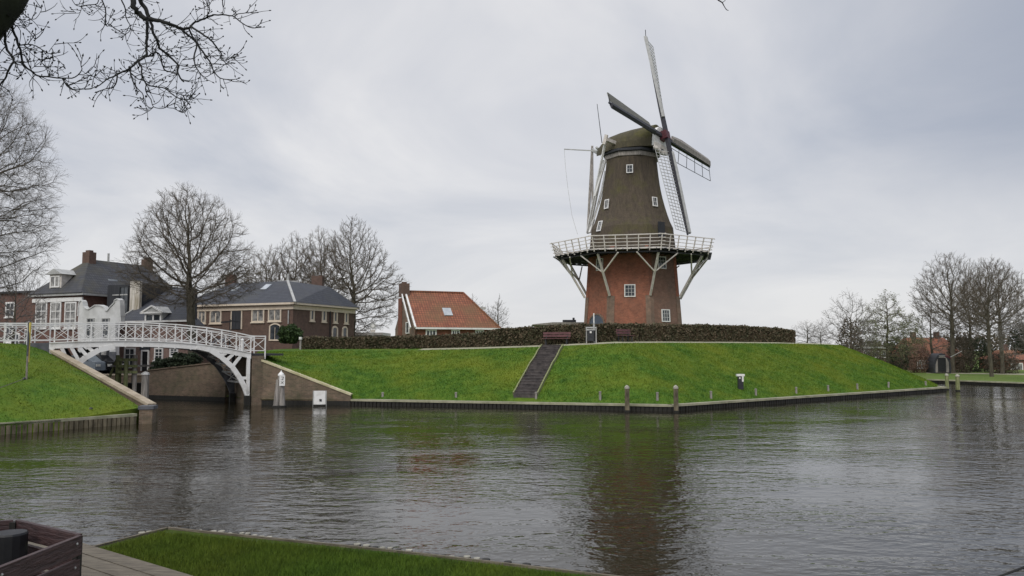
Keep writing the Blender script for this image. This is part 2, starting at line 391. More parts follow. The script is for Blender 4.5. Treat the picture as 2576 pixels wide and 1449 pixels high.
# darker cloud banks high on both sides, brighter overhead
rgt=N(nt,'ShaderNodeMapRange'); rgt.interpolation_type='SMOOTHSTEP'; rgt.inputs[1].default_value=.22; rgt.inputs[2].default_value=.62; rgt.inputs[3].default_value=0; rgt.inputs[4].default_value=1; nt.links.new(sp.outputs[0],rgt.inputs[0])
hi=N(nt,'ShaderNodeMapRange'); hi.interpolation_type='SMOOTHSTEP'; hi.inputs[1].default_value=.04; hi.inputs[2].default_value=.3; hi.inputs[3].default_value=.05; hi.inputs[4].default_value=1; nt.links.new(sp.outputs[2],hi.inputs[0])
dk=mth('MULTIPLY',mth('MULTIPLY',rgt.outputs[0],hi.outputs[0]),.85)
cl=mix(nt,dk,cl,(3.35,3.75,4.65))
lf=N(nt,'ShaderNodeMapRange'); lf.interpolation_type='SMOOTHSTEP'; lf.inputs[1].default_value=-.25; lf.inputs[2].default_value=-.5; lf.inputs[3].default_value=0; lf.inputs[4].default_value=.38; nt.links.new(sp.outputs[0],lf.inputs[0])
hi2=N(nt,'ShaderNodeMapRange'); hi2.interpolation_type='SMOOTHSTEP'; hi2.inputs[1].default_value=.18; hi2.inputs[2].default_value=.36; hi2.inputs[3].default_value=0; hi2.inputs[4].default_value=1; nt.links.new(sp.outputs[2],hi2.inputs[0])
cl=mix(nt,mth('MULTIPLY',lf.outputs[0],hi2.outputs[0]),cl,(4.0,4.4,5.3))
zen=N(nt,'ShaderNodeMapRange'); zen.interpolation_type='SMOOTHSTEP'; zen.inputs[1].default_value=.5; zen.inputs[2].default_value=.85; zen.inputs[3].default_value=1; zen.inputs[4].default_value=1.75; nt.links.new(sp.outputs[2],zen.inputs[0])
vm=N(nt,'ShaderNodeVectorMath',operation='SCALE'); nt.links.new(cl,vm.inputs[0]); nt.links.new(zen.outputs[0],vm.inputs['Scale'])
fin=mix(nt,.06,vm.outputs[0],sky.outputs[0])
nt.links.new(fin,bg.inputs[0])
sd=bpy.data.lights.new('sun','SUN'); sun=bpy.data.objects.new('sun',sd); COL.objects.link(sun)
sd.energy=1.5; sd.angle=math.radians(25); sd.color=(1,.97,.92)
az=math.radians(200); el=math.radians(42)
sdir=Vector((math.sin(az)*math.cos(el),math.cos(az)*math.cos(el),math.sin(el)))
sun.rotation_euler=sdir.to_track_quat('Z','Y').to_euler()
vs=S.view_settings; vs.view_transform='Standard'; vs.look='None'; vs.gamma=1; vs.exposure=0.0; vs.use_curve_mapping=False
# ------------------------------------------------------------ terrain
def struct(o): o['kind']='structure'; return o
Q0=Vector((-10.5,51.7,0)); QL=onz(882,1004,.4); QC=onz(1690,1018,.4); QR=onz(2385,973,.4)
for q in (QL,QC,QR): q.z=0
mb=MB(); mb.face([(-400,-60,0),(900,-60,0),(900,400,0),(-400,400,0)]); struct(mb.build('water','water',base=(0,0,0)))
mb=MB(); mb.face([(-400,-60,-2.2),(900,-60,-2.2),(900,400,-2.2),(-400,400,-2.2)]); struct(mb.build('canal_bed','steps',base=(0,0,0)))
FR0=onz(2311,953,.4); FR1=onz(2576,962,.4); FR0.z=FR1.z=0
frd=(FR1-FR0).normalized()
FRX=FR1+frd*60
AB=V2(-17.0,52.75); AB2=V2(-20.3,56.6); CW=V2(-26.9,59.2); CW2=V2(-70,66)
QB=V2(QR.x+.6,QR.y+6); QB2=V2(QR.x+1.0,FR0.y+4)
outer=[V2(-2500,66),CW2,CW,AB2,AB,QL,QC,QR,QB,QB2,FR0,FR1,FRX,V2(2500,60),V2(2500,3000),V2(-2500,3000)]
t=tessellate_polygon([outer]); mb=MB(); 
for p in outer: mb.vert((p.x,p.y,.36))
mb.f=[list(q) for q in t]; struct(mb.build('ground','lawn',base=(0,0,.36)))
# street in front of the houses (north quay of the side canal)
st=[V2(-75,66.5),V2(-26.8,59.5),V2(-20.1,56.9),V2(-16.9,53.6),V2(-16,120),V2(-75,120)]
mb=MB(); mb.face([(p.x,p.y,1.75) for p in st]); struct(mb.build('street','asphalt',base=(-40,80,1.75)))
# bank loft
def lerp(a,b,t): return a+(b-a)*t
def bank(name,st,rows=12,bul=.10,amp=.05,mat='grass',seed=1):
    """st: list of (toe, crest, far) points; returns rows for later use"""
    rr=random.Random(seed); dense=[]
    for i in range(len(st)-1):
        L=(st[i+1][0]-st[i][0]).length+(st[i+1][1]-st[i][1]).length; n=max(1,int(L/2.4))
        for k in range(n): dense.append(tuple(lerp(st[i][j],st[i+1][j],k/n) for j in range(3)))
    dense.append(tuple(st[-1][:3]))
    grid=[]
    for t_,c,f in dense:
        r=[]
        for k in range(rows+1):
            q=k/rows; p=lerp(t_,c,q); b=math.sin(math.pi*q)
            p=p+Vector((0,0,bul*b*abs(c.z-t_.z)/3+ (rr.uniform(-amp,amp) if 0<k<rows else 0)))
            r.append(p)
        d=(f-c); d.z=0; d.normalize()
        r.append(c+d*.4+Vector((0,0,.02))); r.append(c+d*2.6+Vector((0,0,.14))); r.append(c+d*5+Vector((0,0,.2))); r.append(f)
        grid.append(r)
    mb=MB(); mb.loft(grid); mb.loft([[r[0]-Vector((0,0,1.6)),r[0]] for r in grid]); o=mb.build(name,mat,smooth=True,base=(0,0,0)); struct(o)
    return grid
def crestpt(u,v,Y): return at(u,v,Y)
n1v=V2(.16,.987); 
dR=(QR-QC).normalized(); nR=V2(-dR.y,dR.x); dL=(QC-QL).normalized(); nL=V2(-dL.y,dL.x)
RUN=8.4
def cst(q,n,v,run=RUN):
    c=q+n*run; a=at(CU,v,c.y); return Vector((c.x,c.y,a.z))
def toe(q,n,z=.42): p=q+n*.45; return Vector((p.x,p.y,z))
stns=[]
def addst(t_,c,f=None):
    if f is None: f=Vector((c.x*.75+4,125,c.z+.25))
    stns.append((t_,c,f))
wingT=Vector((-17.2,53.0,3.2)); wingB=Vector((QL.x+.05,QL.y+.2,.66))
addst(wingT,at(652,884,60.5)); addst(lerp(wingT,wingB,.5),at(790,883,60.2)); addst(wingB,cst(QL+V2(.4,0),nL,882))
addst(toe(QL+dL*1.2,nL),cst(QL+dL*1.2,nL,881.5))
for u,v in ((.3,878),(.5,873.5),(.65,869)): q=lerp(QL,QC,u); addst(toe(q,nL),cst(q,nL,v))
nm_=(nL+nR).normalized(); cs_=nm_.dot(nL); cc_=QC+nm_*(RUN/cs_)
def cstc(dx,v): c=cc_+dx; a=at(CU,v,c.y); return Vector((c.x,c.y,a.z))
wk=RUN*math.sqrt(1-cs_*cs_)/cs_
addst(toe(QC-dL*(wk-.3),nL),cstc(-dL*.9,865.5)); addst(toe(QC-dL*wk*.4,nL),cstc(-dL*.3,864.5)); addst(toe(QC,nm_),cstc(V2(0,0),864)); addst(toe(QC+dR*wk*.4,nR),cstc(dR*.3,863.7)); addst(toe(QC+dR*(wk-.3),nR),cstc(dR*.9,863.5))
for u,v in ((.25,863),(.5,863.5),(.68,864.5)): q=lerp(QC,QR,u); addst(toe(q,nR),cst(q,nR,v))
cend=at(2108,868,75.0)
addst(toe(lerp(QC,QR,.955),nR),cend,Vector((30,125,4)))
addst(Vector((38.2,71.8,.42)),at(2112,869,76.2),Vector((30.5,125,4)))
addst(Vector((38.6,76,.42)),at(2105,869,79),Vector((31,125,4)))
addst(Vector((38,90,.42)),Vector((31,90,3.8)),Vector((31,125,4)))
g1=bank('mill_rampart',stns,seed=3)
# path on the crest
mb=MB(); rows=[]
for r in g1[8:]:
    rows.append([r[-4]+Vector((0,0,.006)),r[-3]+Vector((0,0,.006))])
mb.loft(rows); struct(mb.build('path','path',base=(0,0,0)))
# left rampart
LT=onz(345,1043,.45); L0=onz(0,1067,.45); ld=(L0-LT).normalized()
WA=Vector((-26.8,46.2,3.62)); WB=Vector((LT.x+.15,LT.y+.9,.85))
ls=[]
def ladd(t_,c): ls.append((t_,c,Vector((c.x-60,c.y+1,c.z))))
ladd(LT+ld*45+Vector((0,0,0)),Vector((-54,-4,4.1))); ladd(LT+ld*22,Vector((-40.5,17.5,4.1))); ladd(L0+ld*4,Vector((-34.5,32.5,4.08)))
ladd(L0+ld*-2.5,Vector((-29.2,41.6,4.02)))
ladd(Vector((WB.x-.25,WB.y-.3,.75)),Vector((-28.3,43.7,3.98)))
ladd(lerp(WB,WA,.5)+Vector((-.15,-.15,-.05)),Vector((-27.7,45,3.92)))
ladd(WA+Vector((-.15,-.1,-.1)),Vector((-27.4,46.0,3.8)))
ls=ls[::-1]
g2=bank('bridge_rampart',ls,rows=9,seed=8)
# land north of left rampart
mb=MB(); pts=[V2(-120,60),V2(-26.9,46.6),V2(-29,43),V2(-34.5,32),V2(-90,33)]
mb.face([(-100,60,3.5),(-60,51.2,3.6),(-26.95,46.35,3.6),(-28.6,43.6,3.9),(-90,44,3.9)]); struct(mb.build('rampart_top','grass',base=(-60,48,3.5)))
# near bank
N0=onz(250,1375,.6); N1=onz(422,1331,.6); N2=onz(1000,1390,.6); N3=onz(1500,1449,.6)
e2=(N3-N2).normalized(); N4=N3+e2*6; e0=(N0-N1).normalized(); NL=N0+e0*14
poly=[NL,N0,N1,N2,N3,N4,Vector((9,-3,.6)),Vector((9,-30,.6)),Vector((-30,-30,.6)),Vector((-30,N0.y-4,.6))]
gx=[];
mb=MB(); t=tessellate_polygon([poly])
for p in poly: mb.vert((p.x,p.y,.6))
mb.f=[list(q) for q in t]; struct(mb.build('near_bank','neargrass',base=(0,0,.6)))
mb=MB(); ring=poly+[poly[0]]
for a,b in zip(ring[:-1],ring[1:]): mb.face([(a.x,a.y,-1.5),(b.x,b.y,-1.5),(b.x,b.y,.58),(a.x,a.y,.58)])
struct(mb.build('bank_side','blackwood',base=(0,0,0)))
# near grass blades
def inpoly(p,poly):
    x,y=p; c=False; n=len(poly)
    for i in range(n):
        a=poly[i]; b=poly[i-1]
        if (a.y>y)!=(b.y>y) and x<(b.x-a.x)*(y-a.y)/(b.y-a.y)+a.x: c=not c
    return c
inner=[N0+Vector((.12,-.25,0)),N1+Vector((.02,-.3,0)),N2+Vector((0,-.16,0)),N3+Vector((0,-.16,0)),Vector((2.3,9.2,0)),Vector((-3,8.4,0)),Vector((-6,9.2,0))]
pp=[]
while len(pp)<110000:
    x=-7+10*NR.rand(4000); y=8.5+5*NR.rand(4000)
    pp+= [(a,b,.59) for a,b in zip(x,y) if inpoly((a,b),inner)]
pp=np.array(pp[:110000]); nn=np.tile([0,0,1.],(len(pp),1))
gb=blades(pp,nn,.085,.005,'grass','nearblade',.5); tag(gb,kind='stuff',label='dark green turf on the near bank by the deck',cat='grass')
# slope tufts
sb=onz(1319,1008.5,.42); stt=at(1392,873,57.5); hd=V2(stt.x-sb.x,stt.y-sb.y); hl=hd.length; hd.normalize(); sn=V2(-hd.y,hd.x)
def slope_blades(grid,name,n,h,w,label,i0=0,rows=12,name_clear=None):
    pp=[];nn=[]
    A=[];F=[]
    for i in range(i0,len(grid)-1):
        for k in range(rows):
            a,b,c,d=grid[i][k],grid[i+1][k],grid[i+1][k+1],grid[i][k+1]
            ar=((b-a).cross(d-a)).length; A.append(ar); F.append((a,b,c,d))
    A=np.array(A); A/=A.sum(); idx=NR.choice(len(F),n,p=A)
    s=NR.rand(n); t_=NR.rand(n)
    F=np.array([[list(q) for q in f] for f in F])[idx]
    P_=F[:,0]*((1-s)*(1-t_))[:,None]+F[:,1]*(s*(1-t_))[:,None]+F[:,2]*(s*t_)[:,None]+F[:,3]*((1-s)*t_)[:,None]
    if name_clear is not None:
        A_,H_,N_,L_=name_clear; dx=P_[:,0]-A_.x; dy=P_[:,1]-A_.y; al=dx*H_.x+dy*H_.y; ac=np.abs(dx*N_.x+dy*N_.y); kp=~((al>-.5)&(al<L_+.4)&(ac<.86)); P_=P_[kp]; F=F[kp]
    nr=np.cross(F[:,1]-F[:,0],F[:,3]-F[:,0]); nr/=np.linalg.norm(nr,axis=1)[:,None]; nr[nr[:,2]<0]*=-1
    nr=nr*.5+np.array([0,0,.5])
    o=blades(P_,nr,h,w,name,'blade',.5); tag(o,label,'grass',kind='stuff'); return o
slope_blades(g1,'grass',150000,.085,.02,'bright green grass covering the slope below the windmill',name_clear=(sb,hd,sn,hl))
slope_blades(g2,'grass',60000,.08,.015,'bright green grass on the slope left of the white footbridge',rows=9)
# ------------------------------------------------------------ quays, copings, walls
def quay(name,pts,label,ztop=.4,w=.42,th=.13,mat='coping_wood',piles=.26,inw=1,group=None,pilemat='blackwood',rec=.12):
    """timber revetment: coping + tarred face"""
    o=thing(name,(pts[0].x,pts[0].y,0),label,'quay wall',group)
    c=MB(); f=MB()
    for a,b in zip(pts[:-1],pts[1:]):
        d=(b-a).normalized(); n=V2(-d.y,d.x)*inw
        A=Vector((a.x,a.y,ztop-th/2))+n*w/2; B=Vector((b.x,b.y,ztop-th/2))+n*w/2
        c.bar(A,B,w,th)
        f.bar(Vector((a.x,a.y,-.6+ (ztop-th+.6)/2))+n*(rec+.1),Vector((b.x,b.y,-.6+(ztop-th+.6)/2))+n*(rec+.1),.2,ztop-th+.6)
        L=(b-a).length; k=int(L/piles)
        for i in range(k):
            p=a+d*(i+.5)*piles+n*(rec-.02+R.uniform(-.02,.02)); f.box((p.x,p.y,-.3+(ztop-th)/2),d*piles*.36,n*.05,Vector((0,0,(ztop-th+.6)/2-.004)))
    c.build('coping',mat,o); f.build('sheet_piling',pilemat,o); return o
quay('timber_quay',[QL,QC,QR],'low timber edged quay along the foot of the windmill slope')
quay('timber_quay',[QR+V2(-.05,.1),QB,QB2],'short timber quay turning back behind the windmill slope')
quay('timber_quay',[QB2,FR0,FR1,FRX],'dark timber quay of the far lawn on the right')
LQ=[LT+ld*45,L0,LT]; 
for q in LQ: pass
quay('timber_quay',[V2(p.x,p.y) for p in LQ],'timber quay of pale round piles below the left grass slope',ztop=.5,piles=.22,inw=1,pilemat='palewood',rec=.05)
# abutment + wing walls
def brickwall(name,a,b,za0,zb0,zbot,th,label,mat='quay_brick',cop='mossy_stone',cw=.5,ct=.12,inn=None,cat='wall'):
    a=Vector(a);b=Vector(b); d=(b-a);d.z=0;d.normalize(); n=V2(-d.y,d.x)
    if inn is not None and n.dot(inn)<0: n=-n
    o=thing(name,(a.x,a.y,0),label,cat)
    P0=[Vector((a.x,a.y,zbot)),Vector((b.x,b.y,zbot)),Vector((b.x,b.y,zb0)),Vector((a.x,a.y,za0))]
    MB().prism(P0,n*th).build('brickwork',mat,o)
    A=Vector((a.x,a.y,za0+ct/2+.002))+n*(cw/2-.08)-d*.02; B=Vector((b.x,b.y,zb0+ct/2+.002))+n*(cw/2-.08)+d*.02
    MB().bar(A,B,cw,ct).build('coping',cop,o)
    if za0>.3: MB().bar(Vector((a.x,a.y,-.15))-n*.01,Vector((b.x,b.y,-.15))-n*.01,.04,.86).build('wet_base','blackwood',o)
    return o
brickwall('wing_wall',V2(-17.35,52.9),V2(QL.x,QL.y),3.15,.62,-1,.5,'brick wing wall with sloping mossy coping right of the footbridge',inn=V2(0,1))
brickwall('canal_wall',V2(-20.2,56.5),V2(-26.9,59.2),2.75,2.05,-1,.5,'brown brick canal wall seen through the bridge arch',inn=V2(0,1),cop='quay_brick',cw=.45,ct=.08)
brickwall('canal_wall',V2(-27.0,59.3),V2(-70,66),1.7,1.7,-1,.5,'low brick canal wall along the street in front of the houses',inn=V2(0,1),cop='stone',cw=.4,ct=.1)
ww=brickwall('wing_wall',WA,WB,3.55,.78,-1,.5,'sloping brick wing wall with wide tan coping left of the footbridge',cop='stone',cw=.46,ct=.14,inn=V2(1,.6))
MB().box((WB.x+.12,WB.y-.35,.2),(.3,.06,0),(-.07,.38,0),(0,0,.5)).build('end_pier','quay_brick',ww)
MB().box((WB.x+.12,WB.y-.35,.77),(.35,.07,0),(-.08,.43,0),(0,0,.08)).build('pier_cap','bluestone',ww)
brickwall('canal_wall',V2(-27.2,46.9),V2(-80,56),3.6,3.6,-1,.5,'brick canal wall behind the left rampart',inn=V2(0,-1),cop='stone')
# right abutment block under the bridge end
ab=MB(); 
# ------------------------------------------------------------ bridge
BA=V2(-26.6,46.0); BB=V2(-17.4,52.3); bd=(BB-BA).normalized(); bn=V2(-bd.y,bd.x); BL=(BB-BA).length; BW=3.6
def bs(u,v,off=0):
    """pixel -> (s,z) on the vertical plane through BA,BB shifted by off along bn"""
    r=at(u,v,1.0)-Vector((0,0,E)); A=BA+bn*off
    k=A.dot(bn)/V2(r.x,r.y).dot(bn); p=V2(r.x,r.y)*k
    return (p-BA).dot(bd), E+r.z*k
topline=[bs(u,v) for u,v in ((124,861),(210,857.5),(300,856),(380,857),(450,860.5),(520,867),(580,876),(632,887))]
def dz(s):
    t=topline
    if s<=t[0][0]: return t[0][1]+(s-t[0][0])*(t[1][1]-t[0][1])/(t[1][0]-t[0][0])*.3
    if s>=t[-1][0]: return t[-1][1]
    for a,b in zip(t[:-1],t[1:]):
        if a[0]<=s<=b[0]: return a[1]+(b[1]-a[1])*(s-a[0])/(b[0]-a[0])
S0=topline[0][0]; S1=topline[-1][0]-.05
def bp(s,z,off=0): p=BA+bd*s+bn*off; return Vector((p.x,p.y,z))
br=thing('footbridge',(BA.x+4.6,BA.y+3.1,0),'white arched iron footbridge with crisscross railings over the side canal','bridge')
NS=24; ss=[S0-1.2+(S1+2.2-S0+1.2)*i/NS for i in range(NS+1)]
mb=MB()
for a,b in zip(ss[:-1],ss[1:]):
    mb.face([bp(a,dz(a)-.06,.02),bp(b,dz(b)-.06,.02),bp(b,dz(b)-.06,BW-.02),bp(a,dz(a)-.06,BW-.02)])
    mb.face([bp(a,dz(a)-.2,.02),bp(a,dz(a)-.2,BW-.02),bp(b,dz(b)-.2,BW-.02),bp(b,dz(b)-.2,.02)])
    mb.face([bp(a,dz(a)-.2,.02),bp(b,dz(b)-.2,.02),bp(b,dz(b)-.06,.02),bp(a,dz(a)-.06,.02)])
    mb.face([bp(a,dz(a)-.2,BW-.02),bp(a,dz(a)-.06,BW-.02),bp(b,dz(b)-.06,BW-.02),bp(b,dz(b)-.2,BW-.02)])
mb.build('deck','darkboard',br)
arcR=[bs(u,v) for u,v in ((494,872),(528,880),(556,898),(584,923),(604,952),(615,974),(622,993))]
# symmetric arch: mirror about the middle of the span
sm_=(S0+S1)/2
arcL=[bs(u,v) for u,v in ((418,870),(373,879),(323,894),(273,905),(225,915),(185,925))]
SFoot=arcR[-1][0]; ZFoot=arcR[-1][1]; SL=S0+.15
def arch(s):
    # half-ellipse-like curve fitted to the right side, mirrored on the left
    pr=arcR
    smx=(SL+SFoot)/2; s2=s if s>=smx else 2*smx-s
    a0=pr[0][0]
    if s2<=a0: return dz(s)-.42
    base=dz(a0)-.42
    for a,b in zip(pr[:-1],pr[1:]):
        if s2<=b[0]+1e-6:
            return a[1]+(b[1]-a[1])*(s2-a[0])/(b[0]-a[0]) if True else 0
    return pr[-1][1]
print('bridge S0 S1 SFoot ZFoot',S0,S1,SFoot,ZFoot,[(round(a,2),round(b,2)) for a,b in arcR+arcL+topline])
def truss(off,th,mat,nm2):
    mb=MB()
    xs=[S0+(S1-S0)*i/26 for i in range(27)]
    for a,b in zip(xs[:-1],xs[1:]): # fascia beam
        mb.prism([bp(a,dz(a)-.38,off),bp(b,dz(b)-.38,off),bp(b,dz(b)-.055,off),bp(a,dz(a)-.055,off)],bn*th)
        mb.prism([bp(a,dz(a)-.055,off-.06),bp(b,dz(b)-.055,off-.06),bp(b,dz(b)+.0,off-.06),bp(a,dz(a)+.0,off-.06)],bn*(th+.12))
    # arch rib
    smx=(SL+SFoot)/2
    half=arcR
    pts=[(s,z) for s,z in half]
    for side in (1,-1):
        q=[(s if side>0 else 2*smx-s, z) for s,z in pts]
        for (a,za),(b,zb) in zip(q[:-1],q[1:]):
            d=Vector((b-a,zb-za)).normalized(); n=Vector((-d.y,d.x))*.155
            poly=[bp(a+n.x,za+n.y,off-.03),bp(b+n.x,zb+n.y,off-.03),bp(b-n.x,zb-n.y,off-.03),bp(a-n.x,za-n.y,off-.03)]
            mb.prism(poly,bn*(th+.06))
    # end posts
    for s,si in ((SFoot+.02,1),(2*smx-SFoot-.02,-1)):
        mb.bar(bp(s,ZFoot-.05,off+th/2),bp(s,dz(s)-.35,off+th/2),.2,.2,bn)
    # slanting struts, fanning like the photo
    L=[((.985,.34),(.80,.04)),]
    w=SFoot-arcR[0][0]
    tops=[(.34,.26),(.50,.36),(.64,.46),(.82,.56)]
    for side in (1,-1):
        def X(f): s=arcR[0][0]+w*f; return s if side>0 else 2*smx-s
        def AZ(f): 
            s=arcR[0][0]+w*f
            for a,b in zip(arcR[:-1],arcR[1:]):
                if s<=b[0]: return a[1]+(b[1]-a[1])*(s-a[0])/(b[0]-a[0])
            return ZFoot
        for tf,bf in ((.44,.33),(.57,.44),(.70,.56),(.85,.69)):
            mb.bar(bp(X(tf),dz(X(tf))-.36,off+th/2),bp(X(bf),AZ(bf),off+th/2),th*.8,.19,bn.cross(UP))
        mb.bar(bp(X(.985),1.75,off+th/2),bp(X(.84),AZ(.84),off+th/2),th*.8,.18,bn.cross(UP))
    mb.build('arch_truss',mat,br)
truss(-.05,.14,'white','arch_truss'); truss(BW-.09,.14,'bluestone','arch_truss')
# dark timber feet and cross ties
for off in (.02,BW-.02):
    MB().bar(bp(SFoot,-.8,off),bp(SFoot,ZFoot-.06,off),.34,.34,bn).build('foundation_post','blackwood',br)
w_=SFoot-arcR[0][0]; smx_=(SL+SFoot)/2
for side in (1,-1):
    prev=None; mb=MB()
    for f in (.1,.3,.48,.64,.78,.9):
        s_a=arcR[0][0]+w_*f; z_a=arch(s_a)+.05; s_b=s_a if side>0 else 2*smx_-s_a
        mb.bar(bp(s_b,z_a,.1),bp(s_b,z_a,BW-.1),.1,.12)
        if prev: mb.bar(bp(prev[0],prev[1],.1),bp(s_b,z_a,BW-.1),.05,.05); mb.bar(bp(prev[0],prev[1],BW-.1),bp(s_b,z_a,.1),.05,.05)
        prev=(s_b,z_a)
    mb.build('cross_ties','greypaint',br)
def railing(off,sa,sb,posts,drop=.42):
    rt=MB(); h=1.08
    xs=[sa+(sb-sa)*i/48 for i in range(49)]
    for a,b in zip(xs[:-1],xs[1:]):
        rt.bar(bp(a,dz(a)+h,off),bp(b,dz(b)+h,off),.09,.07); rt.bar(bp(a,dz(a)+.13,off),bp(b,dz(b)+.13,off),.05,.05)
        rt.bar(bp(a,dz(a)+h-.14,off),bp(b,dz(b)+h-.14,off),.035,.035)
    for a,b in zip(posts[:-1],posts[1:]):
        rt.bar(bp(a,dz(a)+.14,off+.02),bp(b,dz(b)+h-.15,off+.02),.03,.045,bn); rt.bar(bp(a,dz(a)+h-.15,off-.02),bp(b,dz(b)+.14,off-.02),.03,.045,bn)
    o=rt.build('railing','white',br)
    for s in posts:
        MB().bar(bp(s,dz(s)-drop,off),bp(s,dz(s)+h+.04,off),.07,.07,bn).build('post','white',o)
posts_near=[S0-3.3,S0-2.2,S0-1.1]+[S0+.25+(S1-S0-.25)*i/12 for i in range(13)]+[S1+.95]
railing(-.02,S0-4.2,S1+.95,posts_near)
railing(BW+.02,S0-3.2,S1+1.3,[S0-2.4,S0-1.5,S0-.5]+[S0+.3+(S1-S0)*i/12 for i in range(13)]+[S1+1.3],drop=.1)
# dark abutment cap at the left end and the right abutment mass
mb=MB(); mb.prism([bp(S0-1.4,2.8,.0),bp(S0+.02,2.8,.0),bp(S0+.02,dz(S0)-.03,.0),bp(S0-1.4,dz(S0)-.06,.0)],bn*(BW)); mb.build('abutment','bluestone',br)
zA=dz(S1)-.22; mb=MB(); mb.prism([bp(SFoot+.25,-1,-.12),bp(SFoot+1.0,-1,-.12),bp(SFoot+1.0,zA,-.12),bp(SFoot+.25,zA,-.12)],bn*(BW+.4)); mb.build('abutment','quay_brick',br)
# ------------------------------------------------------------ stairs
sb=onz(1319,1008.5,.42); stt=at(1392,873,57.5); sdv=(stt-sb); 
hd=V2(sdv.x,sdv.y); hl=hd.length; hd.normalize(); sn=V2(-hd.y,hd.x)
o=thing('stone_stairs',sb,'dark flight of steps climbing the green slope to the hedge','stairs')
NSt=19; mb=MB()
def surfz(x,y,rows=12):
    for r0_,r1_ in zip(g1[:-1],g1[1:]):
        for k in range(len(r0_)-1):
            for tri in ((r0_[k],r1_[k],r1_[k+1]),(r0_[k],r1_[k+1],r0_[k+1])):
                a,b_,c=tri; den=(b_.y-c.y)*(a.x-c.x)+(c.x-b_.x)*(a.y-c.y)
                if abs(den)<1e-9: continue
                l1=((b_.y-c.y)*(x-c.x)+(c.x-b_.x)*(y-c.y))/den; l2=((c.y-a.y)*(x-c.x)+(a.x-c.x)*(y-c.y))/den
                if l1>=-1e-6 and l2>=-1e-6 and l1+l2<=1+1e-6: return l1*a.z+l2*b_.z+(1-l1-l2)*c.z
    return None
hl-=.1
zs=[surfz(*(sb+hd*(hl*(i+.5)/NSt)).xy) or .45 for i in range(NSt)]
for i in range(NSt):
    y0=hl*i/NSt; y1=hl*(i+1)/NSt; z1=zs[i]+.16
    c=sb+hd*((y0+y1)/2+.0); mb.box((c.x,c.y,z1-.25),hd*((y1-y0)/2+.01),sn*.70,(0,0,.235)); mb.box((c.x,c.y,z1-.0),hd*((y1-y0)/2+.03),sn*.71,(0,0,.02))
mb.build('steps','steps',o)
for sgn in (1,-1):
    mb=MB()
    for i in range(NSt-1):
        a=sb+sn*sgn*.78+hd*(hl*(i+.5)/NSt); b=sb+sn*sgn*.78+hd*(hl*(i+1.5)/NSt)
        mb.bar((a.x,a.y,zs[i]+.12),(b.x,b.y,zs[i+1]+.12),.09,.22)
    mb.build('edging','greenwood',o)
# ------------------------------------------------------------ hedge
def ph(i,k=1.0): return i
hp=[]
for r in g1:
    d=(r[-3]-r[-4]); d.z=0
    if d.length<1e-6: continue
    d.normalize(); hp.append((r[-5]+d*3.3, r[-3].z))
def crest_at_u(u):
    best=None
    for (a,za),(b,zb_) in zip(hp[:-1],hp[1:]):
        ua=CU+F*a.x/a.y; ub=CU+F*b.x/b.y
        if min(ua,ub)<=u<=max(ua,ub) and abs(ub-ua)>1e-6:
            t=(u-ua)/(ub-ua); p=a+(b-a)*t; return Vector((p.x,p.y,za+(zb_-za)*t))
    return None
hed=[(668,850),(760,849),(900,849),(1050,846),(1200,840),(1262,828),(1380,821),(1480,816),(1600,816),(1750,818),(1860,821),(1950,827),(1988,832)]
H=[]
for u,v in hed:
    p=crest_at_u(u)
    if p is None: print('no crest for',u); continue
    zt=at(u,v,p.y).z; H.append((p,zt))
h0=thing('beech_hedge',H[0][0],'long clipped brown beech hedge along the top of the grass slope','hedge')
mb=MB(); A=[];B=[]
rowsH=[]
for i,(p,zt) in enumerate(H):
    q=H[min(i+1,len(H)-1)][0]-H[max(i-1,0)][0]; q.z=0; q.normalize(); n=V2(-q.y,q.x)
    rowsH.append([p-n*.35+Vector((0,0,-.1)),Vector((p.x,p.y,zt-.12))-n*.3,Vector((p.x,p.y,zt-.12))+n*.3,p+n*.35+Vector((0,0,-.1))])
mb.loft(rowsH); mb.build('stems','hedge_in',h0)
pts=[]
NH=60000
seg=[((H[i+1][0]-H[i][0]).length) for i in range(len(H)-1)]; seg=np.array(seg); cs=seg/seg.sum()
idx=NR.choice(len(seg),NH,p=cs)
HA=np.array([[*h[0],h[1]] for h in H])
tt=NR.rand(NH)[:,None]; base=HA[idx]*(1-tt)+HA[idx+1]*tt
d=HA[idx+1][:,:2]-HA[idx][:,:2]; d/=np.linalg.norm(d,axis=1)[:,None]; nx=-d[:,1]; ny=d[:,0]
face=NR.rand(NH); off=np.where(face<.7,-.42+NR.normal(size=NH)*.05,np.where(face<.9,(NR.rand(NH)-.5)*.85,.4+NR.normal(size=NH)*.05))
lump=.06*np.sin(base[:,0]*1.7)+.04*np.sin(base[:,0]*4.1)
zr=NR.rand(NH)**.9
z=np.where((face>=.7)&(face<.9),base[:,3]-.07+NR.normal(size=NH)*.06+.05*np.sin(base[:,0]*2.3)*np.sin(base[:,0]*.7),base[:,2]+zr*(base[:,3]-base[:,2]))
pt=np.stack([base[:,0]+nx*(off-np.sign(.5-face)*0+lump),base[:,1]+ny*(off+lump),z],1)
leaves(pt,.13,'foliage','hedge_leaf',h0)
